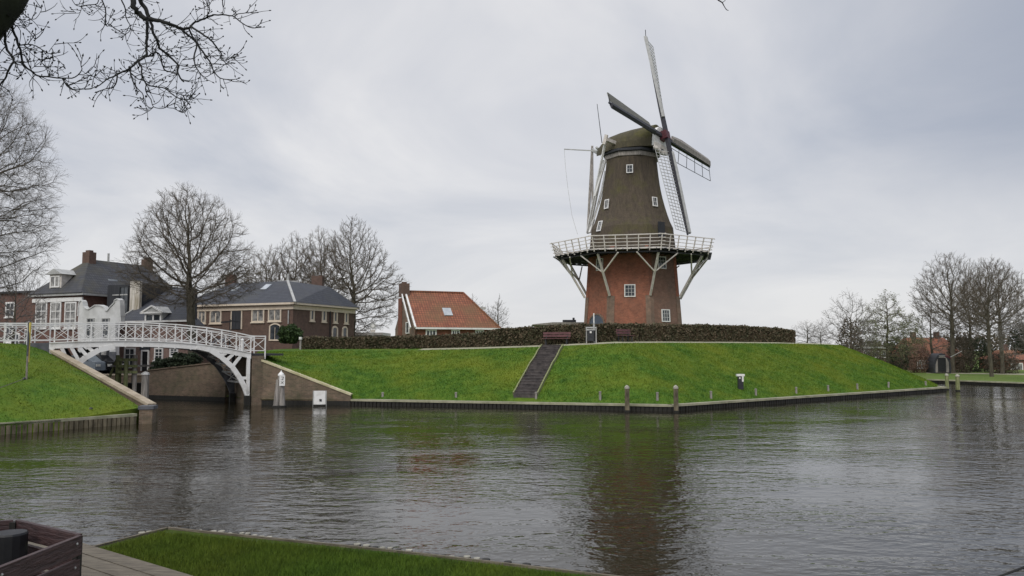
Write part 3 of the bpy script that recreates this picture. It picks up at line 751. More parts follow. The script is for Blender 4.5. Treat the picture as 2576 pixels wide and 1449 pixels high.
# ------------------------------------------------------------ trees
from mathutils.kdtree import KDTree
def prisms(P0,P1,r0,r1,k=3):
    d=P1-P0; L=np.linalg.norm(d,axis=1)[:,None]+1e-9; d=d/L
    ref=np.where(np.abs(d[:,2:3])<.9,np.array([[0,0,1.]]),np.array([[1.,0,0]])); a=np.cross(d,ref); a/=np.linalg.norm(a,axis=1)[:,None]; b=np.cross(d,a)
    vs=[]
    for (P_,r_) in ((P0,r0),(P1,r1)):
        for q in range(k):
            t=2*math.pi*q/k; vs.append(P_+(a*math.cos(t)+b*math.sin(t))*r_[:,None])
    V=np.stack(vs,1).reshape(-1,3); n=len(P0); base=(np.arange(n)*2*k)[:,None]
    F_=np.concatenate([base+np.array([[q,(q+1)%k,k+(q+1)%k,k+q]]) for q in range(k)],1).reshape(-1,4)
    return V,F_
def gen_tree(seed,H_,Rc,hb,r0,npts=2200,step=.38,expo=.65,leader=.35,ox=0,twr=.012,twl=.55,ntw=2,up=.12,shell=.62,power=.75,noise=.25,tips=3,base=.0):
    rr=np.random.RandomState(seed)
    # attraction points in an egg-shaped crown
    A=[]
    while len(A)<npts:
        t=rr.rand(); R_=Rc*(math.sin(math.pi*t**expo)**power)*(1+.07*math.sin(9*t+seed))
        if rr.rand()>(R_/Rc)**1.3+.03: continue
        q=(rr.rand()**shell)*R_; an=rr.rand()*6.2832; q*=1+.10*math.sin(an*3+seed)+.06*math.sin(an*7+t*9)
        A.append((q*math.cos(an)+ox*t,q*math.sin(an),hb+(H_-hb)*t))
    A=np.array(A)
    nodes=[]; par=[]; z=-.3; x=y=0.
    top=hb+(H_-hb)*leader
    while z<top:
        nodes.append((x,y,z)); par.append(len(nodes)-2); z+=step; x+=rr.normal()*.03+ox*.02; y+=rr.normal()*.03
    alive=np.ones(len(A),bool); kids=np.zeros(20000,int)
    for it in range(90):
        kd=KDTree(len(nodes))
        for i_,p in enumerate(nodes): kd.insert(p,i_)
        kd.balance(); acc={}
        for ai in np.nonzero(alive)[0]:
            co,ix,ds=kd.find(A[ai])
            if ds<step*1.35: alive[ai]=False; continue
            if nodes[ix][2]<hb*.8: continue
            v=(A[ai]-np.array(nodes[ix]))/ds; acc.setdefault(ix,[]).append(v)
        new=0
        for ix,vs in acc.items():
            if kids[ix]>=3: 
                continue
            v=np.sum(vs,0); v/=np.linalg.norm(v)+1e-9
            if par[ix]>=0:
                pd=np.array(nodes[ix])-np.array(nodes[par[ix]]); pd/=np.linalg.norm(pd)+1e-9
                v=v+pd*.45
            v=v+rr.normal(size=3)*noise*.5+np.array([0,0,up]); v/=np.linalg.norm(v)
            q=np.array(nodes[ix])+v*step; nodes.append(tuple(q)); par.append(ix); kids[ix]+=1; new+=1
        if not new or len(nodes)>9000: break
    n=len(nodes); N_=np.array(nodes); par=np.array(par)
    cnt=np.zeros(n); ch=[[] for _ in range(n)]
    for i_ in range(n-1,-1,-1):
        if cnt[i_]==0: cnt[i_]=1
        if par[i_]>=0: cnt[par[i_]]+=cnt[i_]; ch[par[i_]].append(i_)
    e=math.log(cnt[0])/math.log(r0/twr); r=twr*cnt**(1/e)
    T=MB(); B=MB(); thick=.045
    done=set()
    def chain(st):
        c=[st]
        while ch[c[-1]]:
            k=max(ch[c[-1]],key=lambda q:cnt[q])
            if r[k]<thick: break
            c.append(k)
        return c
    stack=[0]; first=True
    while stack:
        st=stack.pop(); c=chain(st)
        pts=[nodes[q] for q in c]; rs=[float(r[q]) for q in c]
        if not first and par[st]>=0: pts=[nodes[par[st]]]+pts; rs=[rs[0]]+rs
        if first: rs[0]*=1.35; rs[1]*=1.08
        if len(pts)>1: (T if first else B).tube(pts,rs,8 if first else 6,True)
        first=False
        for q in c:
            for k in ch[q]:
                if k not in c and r[k]>=thick: stack.append(k)
    thin=[i_ for i_ in range(1,n) if r[i_]<thick]
    P0=N_[par[thin]]; P1=N_[thin]; R0=np.minimum(r[par[thin]],r[thin]*1.25); R1=r[thin]
    V,F_=prisms(P0,P1,R0,R1,4); Vs=[V];Fs=[F_]; off=len(V)
    # fine twigs, two orders
    src=np.array([i_ for i_ in thin if cnt[i_]<14]); 
    d=N_[src]-N_[par[src]]; d/=np.linalg.norm(d,axis=1)[:,None]
    P_=np.repeat(N_[src],ntw,0); D=np.repeat(d,ntw,0)
    ctr=np.array([0,0,hb+(H_-hb)*.25]); og=P_-ctr; og/=np.linalg.norm(og,axis=1)[:,None]
    D=D*.8+og*.45+rr.normal(size=D.shape)*.42; D[:,2]+=up; D/=np.linalg.norm(D,axis=1)[:,None]
    L=twl*(.5+rr.rand(len(P_)))[:,None]; M_=P_+D*L*.5; D2=D+rr.normal(size=D.shape)*.18+np.array([0,0,up*.8]); D2/=np.linalg.norm(D2,axis=1)[:,None]; Q=M_+D2*L*.5
    for a_,b_,ra_,rb__ in ((P_,M_,.62,.55),(M_,Q,.55,.4)):
        V,F_=prisms(a_,b_,np.full(len(a_),twr*ra_),np.full(len(a_),twr*rb__)); Vs.append(V); Fs.append(F_+off); off+=len(V)
    if tips:
        f=rr.rand(len(P_)*tips)[:,None]; A1=np.repeat(P_,tips,0); A2=np.repeat(Q,tips,0); S_=A1+(A2-A1)*(.3+.6*f); D3=np.repeat(D2,tips,0)+rr.normal(size=(len(S_),3))*.5; D3/=np.linalg.norm(D3,axis=1)[:,None]
        E_=S_+D3*twl*.42*(.5+rr.rand(len(S_)))[:,None]; V,F_=prisms(S_,E_,np.full(len(S_),twr*.42),np.full(len(S_),twr*.3)); Vs.append(V); Fs.append(F_+off); off+=len(V)
    V=np.concatenate(Vs); F_=np.concatenate(Fs); o_=len(B.v)
    bv=np.array(B.v).reshape(-1,3)
    B.v=np.concatenate([bv,V]).tolist(); B.f=B.f+(F_+o_).tolist()
    print('tree',seed,n,'faces',len(B.f))
    return T,B
def mesh_of(mb,name,mat):
    me=bpy.data.meshes.new(name); me.from_pydata(mb.v,[],mb.f); me.materials.append(M[mat]); me.update(); return me
TREES={}
def proto(key,bm_='bark',tm='twig',leaf=0,lsize=.12,leafmat='bud',**k):
    T,B=gen_tree(**k); l=None
    if leaf:
        v=np.array(B.v); m=v[NR.choice(np.arange(len(v)//3,len(v)),leaf)]+NR.normal(size=(leaf,3))*.1
        l=m
    TREES[key]=(mesh_of(T,key+'_trunk',bm_),mesh_of(B,key+'_crown',tm),l,lsize,leafmat)
def tree(key,u,Y,zb,label,sx=1,sz=1,rot=0,name='bare_tree',cat='tree',group=None,x=None):
    p=at(u,880,Y); 
    o=thing(name,(p.x if x is None else x,Y,zb),label,cat,group); o.scale=(sx,sx,sz); o.rotation_euler=(0,0,rot)
    T,B,l,ls_,lm=TREES[key]
    for nm3,me in (('trunk',T),('crown',B)):
        c=bpy.data.objects.new(nm3,me); COL.objects.link(c); c.parent=o
    if l is not None:
        q=leaves(l,ls_,'buds',lm); q.parent=o
    return o
# big round lime crown types
proto('lime',seed=12,H_=14.5,Rc=5.1,hb=4.9,r0=.34,npts=3600,step=.34,leader=.22,ox=-.9,twr=.013,expo=.68,power=.6,ntw=3,tips=3,up=.06)
proto('lime2',seed=23,H_=14.5,Rc=4.9,hb=1.8,r0=.32,npts=3200,leader=.36,twr=.016,expo=.66,power=.65,ntw=3,tips=3)
proto('oval',seed=31,H_=12,Rc=3.6,hb=1.8,r0=.2,npts=2300,leader=.45,twr=.016,expo=.7,power=.7,ntw=3,tips=3)
proto('open',seed=42,H_=14,Rc=4.4,hb=4.2,r0=.24,npts=2000,leader=.3,twr=.015,expo=1.0,up=.2,power=.6,ntw=3,noise=.4)
proto('small',seed=57,H_=8,Rc=3.0,hb=1.2,r0=.13,npts=700,step=.34,leader=.5,twr=.013,tm='twig_grey',expo=.9,tips=2,noise=.4)
proto('budding',seed=61,H_=9,Rc=3.5,hb=1.3,r0=.16,npts=1100,step=.34,leader=.75,twr=.013,expo=.62,power=1.0,up=.05,leaf=9000,lsize=.085)
proto('poplar',seed=71,H_=11,Rc=1.6,hb=.6,r0=.15,npts=900,leader=.8,twr=.017,tm='twig_grey',expo=.7,up=.5)
proto('big',seed=83,H_=22,Rc=8.5,hb=2.6,r0=.5,npts=6500,step=.46,leader=.45,twr=.013,expo=.75,twl=1.0,up=-.05,ntw=3,tips=3,shell=.5)
def tz(u,v,Y): return at(u,v,Y).z
def fit(key,H_,zb,vtop,u,Y): return (tz(u,vtop,Y)-zb)/H_
b=2.0; s=fit('lime',14.5,b,474,485,61); tree('lime',485,61,b,'large round crowned bare tree just behind the footbridge, tallest at left',sx=s,sz=s,rot=0)
for (k,u,Y,vt,sx,lab,rot) in (('lime2',884,98,548,1.02,'big bare tree with thick trunk at the right end of the long brick building',1.1),
    ('oval',802,104,577,.98,'bare tree with reddish twigs behind the middle of the long slate roof',0),
    ('oval',734,104,590,.98,'narrow bare tree directly behind the roof peak of the long building',2.2),
    ('oval',672,106,622,1.0,'smallest bare tree in the row behind the long slate roof',4.0),
    ('oval',590,108,650,.9,'low bare tree between the large tree and the long building roof',5.0)):
    b=3.0; HH=14.5 if k=='lime2' else 12; s=fit(k,HH,b,vt,u,Y); tree(k,u,Y,b,lab,sx=sx*s,sz=s,rot=rot,group='bare trees behind the long brick building')
s=fit('big',22,3.5,120,-60,46); tree('big',-150,46,3.8,'huge bare tree with drooping twigs at the left edge of the picture',sx=.78*s,sz=s,rot=.5)
s=fit('small',8,1.75,640,35,62); tree('small',30,62,1.75,'small bare tree in front of the far left brick house',sx=s*.75,sz=s,rot=1)
for (k,u,Y,vt,sx,lab,rot) in (('small',2140,96,738,.95,'slender bare tree nearest to the right end of the windmill slope',2),
    ('budding',2232,104,728,1.0,'broad budding tree with greenish twigs right of the slope',0),
    ('open',2396,112,640,1.0,'tall bare tree standing behind the small arched hut',.3),
    ('open',2492,97,652,.88,'tall dark bare tree on the lawn nearest to the right water edge',2.0),
    ('open',2518,108,660,.95,'tall bare tree behind the others at the right edge of the picture',4.1),
    ('open',2440,122,700,.8,'bare tree half hidden between the tall trees on the right',5.2),
    ('small',2345,122,760,1.2,'low bare tree left of the arched hut, behind red shrubs',3.0),
    ('small',2595,86,745,1.1,'low bare tree cut by the right picture edge',.9)):
    b=.45; HH={'small':8,'budding':9,'open':14}[k]; s=fit(k,HH,b,vt,u,Y); tree(k,u,Y,b,lab,sx=sx*s,sz=s,rot=rot,group='bare trees on the right lawn')
for (u,Y,vt,sx,lab) in ((1188,130,742,2.0,'hazy grey tree behind the right slope of the red tiled roof'),(1255,128,742,1.3,'narrow grey poplar right of the red tiled roof'),(1228,135,765,1.3,'short grey poplar between its neighbours behind the red roof')):
    s=fit('poplar',11,3.5,vt,u,Y); tree('poplar',u,Y,3.5,lab,sx=sx*s,sz=s,rot=u,group='grey poplars behind the red roofed house')
for (u,Y,vt,sx,lab) in ((2030,100,808,1.6,'low leafing tree just right of the hedge end'),(2066,104,812,1.5,'small grey shrubby tree between the hedge end and the slender tree')):
    s=fit('small',8,3.4,vt,u,Y); tree('small',u,Y,3.4,lab,sx=sx*s,sz=s,rot=u)
# bushes
def bush(u0,u1,vt,vb,Y,label,mat='darkbush',n=2500,name='bush',size=.16,depth=1.2,cat='bush',group=None):
    a=at(u0,vb,Y); b_=at(u1,vb,Y); c=(a+b_)/2; w_=(b_.x-a.x)/2; h=at(u0,vt,Y).z-a.z
    o=thing(name,(c.x,Y,a.z),label,cat,group)
    d=NR.normal(size=(n,3)); d/=np.linalg.norm(d,axis=1)[:,None]; rad=(.55+.45*NR.rand(n)**.5)
    bumpy=1+.14*np.sin(d[:,0]*7+u0)+.12*np.sin(d[:,2]*9+d[:,1]*5+u1)
    d=d*(rad*bumpy)[:,None]; pt=np.stack([c.x+d[:,0]*w_,Y+d[:,1]*depth,a.z+np.maximum(0,h*(.45+.55*d[:,2]))],1)
    leaves(pt,size,'foliage',mat,o)
    mb=MB(); 
    for i in range(7):
        an=i*.9; mb.tube([(c.x+.1*math.cos(an),Y+.1*math.sin(an),a.z-.1),(c.x+w_*.3*math.cos(an),Y+depth*.3*math.sin(an),a.z+h*.35),(c.x+w_*.6*math.cos(an),Y+depth*.6*math.sin(an),a.z+h*.7)],[.05,.035,.015],4)
    mb.build('stems','twig',o); return o
bush(382,440,903,945,61.5,'dark green shrub at the left end of the canal wall under the bridge',n=3500)
bush(425,505,888,930,59.5,'dark green shrub on the canal wall, further right under the bridge arch',n=4000)
bush(704,757,818,862,66,'round bright green bush above the hedge by the long building','bush_leaf',n=3500)
bush(2108,2170,798,905,86,'greenish bush around the foot of the slender bare tree','brownbush',n=2500,size=.12)
bush(2236,2290,838,937,110,'grey green bush behind the budding tree','darkbush',n=3000,size=.12)
bush(2262,2346,862,939,114,'reddish twiggy shrubs left of the arched hut','redbush',n=6500,depth=2,size=.11)
bush(2385,2450,842,939,114,'brown green thicket right behind the arched hut','brownbush',n=6500,depth=2,size=.12)
bush(2425,2500,850,939,118,'dark green thicket between the two tall trees','darkbush',n=6500,depth=2,size=.12)
bush(2480,2560,886,940,110,'dark brown shrubs under the tall trees at the right','brownbush',n=5000,depth=2,size=.12)
bush(2545,2640,805,890,112,'dark evergreen bush at the right edge of the picture','darkbush',n=5000,depth=2)
bush(2155,2240,885,925,120,'low dark hedge bush in front of the grey flat roofed building','brownbush',n=2500,size=.12)
# distant wood behind everything
n=40000; x=np.where(NR.rand(n)<.5,114+290*NR.rand(n),-420+335*NR.rand(n)); hh=4+3.0*np.sin(x*.05)**2+2.2*np.sin(x*.21+1)**2
pt=np.stack([x,260+NR.rand(n)*20,.4+hh*NR.rand(n)**.7],1); q=leaves(pt,.8,'distant_wood','brownbush'); tag(q,'low brown line of distant trees on the horizon','trees',kind='stuff')
# ------------------------------------------------------------ windmill
MC=V2(12.2,80.0); MZ=4.0
def zc_(v,Y=80.0): return at(1594,v,Y).z
mill=thing('windmill',(MC.x,MC.y,MZ),'tall thatched windmill with brick base, white gallery and four sails on the grassy rampart','windmill')
A0=math.radians(-12.5)
def oct_(r,z,n=8,off=22.5,c=MC):
    return [Vector((c.x+r*math.sin(A0+math.radians(off+360/n*k)),c.y-r*math.cos(A0+math.radians(off+360/n*k)),z)) for k in range(n)]
def rad_(halfpx,v): # silhouette half width px -> octagon radius
    a=at(1594+halfpx,v,80).x-at(1594,v,80).x; return a/.985
zst=12.95
RB0=rad_(126,815)+.12; RB1=rad_(112.5,655)
def baseR(z): return RB0+(RB1-RB0)*(z-MZ)/(zst-MZ)
# brick base: eight faces, each with its own tint where weathered
mb=MB(); mg=MB()
rings=[oct_(baseR(z),z) for z in np.linspace(MZ-.3,zst+.6,7)]
for i in range(6):
    for k in range(8):
        f=[rings[i][k],rings[i][(k+1)%8],rings[i+1][(k+1)%8],rings[i+1][k]]
        # the right hand face is the greyer, weathered one
        (mg if (k==0 or k==1) else mb).face(f)
mb.build('brick_base','mill_brick',mill)
M['mill_worn']=brickm('worn_mill_brick',(.25,.125,.085),(.19,.095,.065),(.24,.19,.15),stain=(.13,.10,.08),sf=.7,ssc=.35)
mg.build('weathered_face','mill_worn',mill)
# corner piers
for k in range(8):
    pr=MB(); low=MB()
    for (z0,z1,m_) in ((MZ-.3,8.75,low),(8.75,zst+.3,pr)):
        ra=baseR(z0); rb=baseR(z1)
        a=A0+math.radians(22.5+45*k); d=V2(math.sin(a),-math.cos(a)); t=V2(math.cos(a),math.sin(a))
        wd=.42 if m_ is low else .34; ex=.07 if m_ is low else .035
        p0=MC+d*ra; p1=MC+d*rb; rows=[]
        for p,z in ((p0,z0),(p1,z1)):
            # chevron-shaped pier wrapped around the corner
            nl_=V2(math.sin(a-math.radians(22.5)),-math.cos(a-math.radians(22.5))); nr_=V2(math.sin(a+math.radians(22.5)),-math.cos(a+math.radians(22.5)))
            tl=V2(-nl_.y,nl_.x); tr=V2(-nr_.y,nr_.x)
            c_=Vector((p.x,p.y,z))
            rows.append([c_-tl*wd-nl_*.05*0-nl_*.03,c_-tl*wd+nl_*ex,c_+d*ex*1.08,c_+tr*wd+nr_*ex,c_+tr*wd-nr_*.03])
        m_.loft(rows); m_.face([rows[1][q] for q in (0,1,2,3,4)])
    low.build('corner_pier','grey_brick',mill); pr.build('corner_pier','mill_brick',mill)
# base windows
def face_frame(k):
    a=A0+math.radians(45*k); return V2(math.sin(a),-math.cos(a)),V2(math.cos(a),math.sin(a))
def wall_pt(u,v,k,rfun,tilt=0):
    n,t=face_frame(k); r=at(u,v,1.0)-Vector((0,0,E))
    kk=80.0
    for _ in range(12):
        z=E+r.z*kk; ap=rfun(z)*math.cos(math.radians(22.5)); kk=((MC+n*ap).dot(n))/V2(r.x,r.y).dot(n)
    return Vector((r.x*kk,r.y*kk,E+r.z*kk)),n,t
def millwin(u,v,k,w_,h,rf,cols=3,rows=4,slope=0,pane='glass',out=.0):
    p,n,t=wall_pt(u,v,k,rf)
    up=Vector((0,0,1)) - n*slope; up.normalize(); nn=t.cross(up); 
    if nn.dot(n)<0: nn=-nn
    return window(mill,p+nn*out,t,nn,w_,h,cols,rows,'white',pane,fw=.09,mw=.02,sill=False)
# k: 0 = face towards the camera, 1 = right, -1 = left
def U6(x,y): return (2000+x/2.8975)/1.4907,(800+y/2.8975)/1.4907
for (x,y,k,w_,h) in ((1050,908,0,1.05,1.2),(1398,602,1,1.05,1.2),(1440,1180,1,1.05,1.2),(722,622,-1,1.0,1.2)):
    u,v=U6(x,y); millwin(u,v,k,w_,h,baseR,3,3,slope=.05)
# arched door on the left face
p,n,t=wall_pt(*U6(695,1205),-1,baseR); 
zt=at(*U6(695,1095),p.y).z; w2=1.15
dd=MB(); poly=[]
for i in range(11):
    a=math.pi*i/10; poly.append(Vector((p.x,p.y,zt-w2*.85))+t*w2*math.cos(a)*1.0+UP*w2*.85*math.sin(a))
poly+= [Vector((p.x,p.y,MZ))-t*w2,Vector((p.x,p.y,MZ))+t*w2]
dd.prism([q+n*.02 for q in poly],n*.06); M['bluegrey']=simple('blue_grey_door',(.07,.085,.12),(.1,.12,.16),2,.6,.1)
do=dd.build('door','bluegrey',mill)
fr=MB(); 
for i in range(10): fr.bar(poly[i]+n*.06,poly[i+1]+n*.06,.14,.14,n)
fr.build('brick_arch','grey_brick',do)
# smock profile
def prof(cy,hw):
    v=(100+cy/1.811)/1.4907; return zc_(v),rad_(hw/2.70,v)
PR=[(zst+.1,rad_(112,600)+.1)]+[prof(y,h) for y,h in ((1385,290),(1340,268),(1290,250),(1235,233),(1180,218),(1130,207),(1080,198),(1030,191),(980,185),(930,180),(885,176))]
def smR(z):
    for (a,ra),(b_,rb) in zip(PR[:-1],PR[1:]):
        if z<=b_: return ra+(rb-ra)*max(0,(z-a))/(b_-a)
    return PR[-1][1]
def soft_oct(r,z,c=MC,n=32,kk=.55):
    o=oct_(r,z); pts=[]
    for i in range(8):
        a=o[i];b_=o[(i+1)%8]
        for j in range(4):
            t=(j)/4; q=a.lerp(b_,t); 
            rr_=(V2(q.x,q.y)-c); cr=rr_.normalized()*r
            k=.0
            if j==0: q=Vector((c.x+rr_.x*.975,c.y+rr_.y*.975,z))
            pts.append(q)
    return pts
mb=MB(); rows=[soft_oct(r,z) for z,r in PR]; mb.loft(rows,True)
for i in range(2): pass
mb.build('thatched_body','thatch',mill)
zt0,rt0=PR[-1]
def U5(x,y): return (2000+x/1.811)/1.4907,(100+y/1.811)/1.4907
for (x,y,k,w_,h,sl) in ((655,995,0,.66,.85,.05),(500,1238,-1,.62,.95,.12),(824,1222,1,.62,.95,.12),(447,1392,-1,.62,1.1,.3)):
    u,v=U5(x,y); millwin(u,v,k,w_,h,smR,2,2,slope=sl,out=.06)
p,n,t=wall_pt(*U5(865,1392),1,smR); mb=MB(); mb.box(p+UP*.2+n*.1,t*.4,n*.06,UP*.75); mb.build('gallery_door','darkboard',mill)
# white ring under the cap
mb=MB()
ra,rb=rt0+.06,rt0+.22
for z0,z1,r in ((zt0-.42,zt0-.02,rt0+.13),):
    a=oct_(r,z0); b_=oct_(r,z1); c_=oct_(r-.2,z0)
    for k in range(8): mb.face([a[k],a[(k+1)%8],b_[(k+1)%8],b_[k]]); mb.face([a[k],c_[k],c_[(k+1)%8],a[(k+1)%8]])
mb.build('ring_board','greywood',mill)
mb=MB(); mb.loft([oct_(rt0+.02,zt0-.05),oct_(rt0+.35,zt0+.06),oct_(rt0+.35,zt0+.3)],True); mb.build('cap_ring','darkboard',mill)
# gallery
RG=7.95; gal=MB(); o0=oct_(RG,zst); o1=oct_(4.2,zst); o2=oct_(RG,zst+.09); o3=oct_(4.2,zst+.09)
for k in range(8):
    j=(k+1)%8; gal.face([o0[k],o1[k],o1[j],o0[j]]); gal.face([o2[k],o2[j],o3[j],o3[k]]); gal.face([o0[k],o0[j],o2[j],o2[k]])
gal.build('gallery_deck','darkboard',mill)
jo=MB()
for k in range(8):
    a=o0[k]; b_=o0[(k+1)%8]; mid=(a+b_)/2; dirn=(V2(mid.x,mid.y)-MC).normalized()
    for i in range(8):
        p=a.lerp(b_,(i+.5)/8); q=Vector((p.x,p.y,zst-.12)); jo.bar(q+dirn*.35,q-dirn*3.6,.08,.12)
    a2=oct_(RG-.55,zst-.3)[k]; b2=oct_(RG-.55,zst-.3)[(k+1)%8]; jo.bar(a2,b2,.14,.14)
jo.build('gallery_joists','darkmetal',mill)
rim=MB()
for k in range(8):
    a=oct_(RG+.03,zst-.02)[k]; b_=oct_(RG+.03,zst-.02)[(k+1)%8]; rim.bar(a,b_,.05,.14)
rim.build('gallery_rim','offwhite',mill)
# struts
for k in range(8):
    a=A0+math.radians(22.5+45*k); d=V2(math.sin(a),-math.cos(a)); t=V2(math.cos(a),math.sin(a)); st=MB()
    rb_=baseR(8.7)+.12; P0=MC+d*rb_; P0.z=8.75; P1=MC+d*(RG-.65); P1.z=zst-.38
    st.bar(P0,P1,.18,.18); J=P0.lerp(P1,.55)
    for sg in (1,-1):
        Q=MC+d*(RG-.9)+t*sg*2.0; Q.z=zst-.38; st.bar(J,Q,.11,.11)
    st.build('gallery_strut','offwhite',mill)
# gallery railing, leaning outwards
rl=MB(); nper=6
for k in range(8):
    for hh,ro,sz in ((1.18,.42,.085),(.86,.31,.055),(.55,.2,.055),(.24,.08,.055)):
        a=oct_(RG+ro,zst+hh)[k]; b_=oct_(RG+ro,zst+hh)[(k+1)%8]; d=(b_-a).normalized()
        rl.bar(a-d*.35,b_+d*.35,.05,sz)
rl.build('gallery_railing','offwhite',mill)
for k in range(8):
    for i in range(nper if True else 0):
        f=i/nper; a0=oct_(RG-.02,zst-.25)[k].lerp(oct_(RG-.02,zst-.25)[(k+1)%8],f); a1=oct_(RG+.4,zst+1.2)[k].lerp(oct_(RG+.4,zst+1.2)[(k+1)%8],f)
        MB().bar(a0,a1,.085,.085).build('railing_post','offwhite',mill)
# cap
ax=Vector((.80,-.60,0)); pp_=Vector((.60,.80,0)) # axis (towards sails), perpendicular (away)
zb_=zt0+.12
def cz(v): return zc_(v)
Zr=lambda y: zc_((320+y/3.814)/1.4907)
secs=[] # (s along axis, half width, zbottom, ztop)
secs=[(-3.7,.3,Zr(905),Zr(868)),(-3.3,1.4,Zr(985),Zr(815)),(-2.6,2.1,Zr(1010),Zr(760)),(-1.7,2.6,Zr(990),Zr(705)),(-.6,2.75,Zr(975),Zr(680)),(.6,2.6,Zr(968),Zr(660)),(1.8,2.1,Zr(965),Zr(642)),(2.9,1.45,Zr(965),Zr(632))]
mb=MB(); rows=[]
for s,hw,z0,z1 in secs:
    r=[]
    for i in range(15):
        t=-1+2*i/14; a=t*math.pi/2
        x=math.sin(a)*hw*(1.0); zc__=z0+(z1-z0)*(max(0,math.cos(a))**.85)
        c=MC+ax*s+pp_*x; r.append(Vector((c.x,c.y,zc__)))
    rows.append(r)
mb.loft(rows); b0=len(mb.v); mb.face(rows[-1]); mb.face(rows[0][::-1]); mb.face([r[0] for r in rows]+[r[-1] for r in rows[::-1]])
mb.build('thatched_cap','mossthatch',mill)
# white front board with decorative beard
s,hw,z0,z1=secs[-1]
mb=MB(); pl=[]
for i in range(13):
    a=(-1+2*i/12)*math.pi/2; c=MC+ax*(s+.06)+pp_*math.sin(a)*(hw-.12); pl.append(Vector((c.x,c.y,z0+.05+(z1-z0-.35)*max(0,math.cos(a))**.85)))
mb.prism(pl,ax*.35); mb.build('front_board','white',mill)
mb=MB(); 
for i in range(9):
    x=-1.3+2.6*i/8; c=MC+ax*(s+.5)+pp_*x; zz0=z0-.5-.25*math.cos(x*1.2)
    mb.lathe((c.x,c.y,zz0),[(.02,0),(.24,.12),(.26,.3),(.1,.42)],8)
c=MC+ax*(s+.45); mb.bar(Vector((c.x,c.y,z0+.05))-pp_*1.5,Vector((c.x,c.y,z0+.05))+pp_*1.5,.14,.5)
for i in range(6):
    x=-1.2+2.4*i/5; q=Vector((c.x,c.y,z0+.02))+pp_*x; mb.bar(q+UP*.25,q+pp_*.5-UP*.35,.1,.12); mb.bar(q+UP*.25,q-pp_*.5-UP*.35,.1,.12)
mb.build('carved_beard','offwhite',mill)
mb=MB(); c=MC+ax*(s+.35); mb.bar(Vector((c.x,c.y,z0-.35))-pp_*1.4,Vector((c.x,c.y,z0-.35))+pp_*1.4,.3,.3); mb.bar(Vector((MC.x,MC.y,zb_+.1)),Vector((c.x,c.y,z0-.3))+ax*.2,.5,.3); mb.build('weather_beam','darkboard',mill)
# rotor
HUB=at(1671,342,78.0)
u1=Vector((-.134,.214,.968)).normalized(); u2=Vector((-.611,-.786,.089)); u2=(u2-u1*u2.dot(u1)).normalized(); an=u1.cross(u2)
if an.x<0: an=-an
print('axis',an,'hub',HUB)
LB=10.95
rot=bpy.data.objects.new('rotor',None); COL.objects.link(rot); rot.parent=mill; rot.location=HUB-ORG[mill]; ORG[rot]=HUB.copy()
sh=MB(); sh.tube([HUB-an*2.2-UP*.2,HUB-an*.5,HUB+an*.1],[.34,.36,.36],10); sh.box(HUB-an*.1,u1*.42,u2*.42,an*.55); sh.build('windshaft','red',rot)
def blade_(e,tr,panel,bars,LB=10.95,nm3='sail',back=0,cell=2,lead=.36,bw=2.0,r0=1.9,lat_r1=None):
    """e: radial unit, tr: trailing tangential unit"""
    sp_=MB(); la=MB(); ld_=MB()
    n_=an; e=e.normalized()
    O=HUB+n_*back
    sp_.prism([O+tr*-.17+n_*-.19,O+tr*.17+n_*-.19,O+tr*.17+n_*.19,O+tr*-.17+n_*.19],e*3.0)
    # tapered stock
    rows=[]
    for r,wd in ((0,.19),(3,.18),(7,.13),(LB,.07)):
        c=O+e*r; rows.append([c+tr*wd+n_*wd,c-tr*wd+n_*wd,c-tr*wd-n_*wd,c+tr*wd-n_*wd])
    st=MB(); st.loft(rows,True); st.face(rows[-1])
    s_=st.build('stock','stock',rot)
    def tw_(r): # twist
        a=math.radians(22-16*(r/LB)); return tr*math.cos(a)+n_*math.sin(a)*-1, n_*math.cos(a)+tr*math.sin(a)
    rs=[r0+(LB-.25-r0)*i/bars for i in range(bars+1)]
    for r in rs:
        t,m=tw_(r); c=O+e*r; la.bar(c-t*.1,c+t*bw,.045,.045,e)
    cells=np.linspace(.55,bw,cell+1) if cell else [bw]
    for f in cells:
        for ra_,rb__ in zip(rs[:-1],rs[1:]):
            ta,_=tw_(ra_); tb,_=tw_(rb__); la.bar(O+e*ra_+ta*f,O+e*rb__+tb*f,.05,.04,n_)
    la.build('lattice','greypaint' if panel!='sparse' else 'darkmetal',s_)
    # leading board (streamlined)
    rr_=[r0+(LB-.2-r0)*i/8 for i in range(9)]; rowA=[]
    for r in rr_:
        t,m=tw_(r); c=O+e*r; wl=lead*(.75+.35*min(1,(r-r0)/2))
        rowA.append([c-t*.02+m*.2,c-t*(.15+wl*.5)+m*.24,c-t*(.15+wl)+m*.02,c-t*(.15+wl)-m*.04,c-t*.1-m*.1])
    ld_.loft(rowA,True); ld_.face(rowA[0][::-1]); ld_.face(rowA[-1]); ld_.build('leading_board',{'left':'stock','sparse':'greywood'}.get(panel,'greypaint'),s_)
    if panel=='left':
        pm=MB(); rowB=[]
        for r in rr_:
            t,m=tw_(r); c=O+e*r; rowB.append([c+t*.2+m*.06,c+t*(bw*.98)+m*.1,c+t*(bw*.98)+m*.06,c+t*.2+m*.02])
        pm.loft(rowB,True); pm.face(rowB[0][::-1]); pm.face(rowB[-1]); pm.build('plank_panel','plank',s_)
    MB().bar(O+e*(LB-.1),O+e*(LB+.05)+Vector((0,0,.7 if e.z>-.2 else 0.01)),.05,.05).build('lightning_rod','darkmetal',s_)
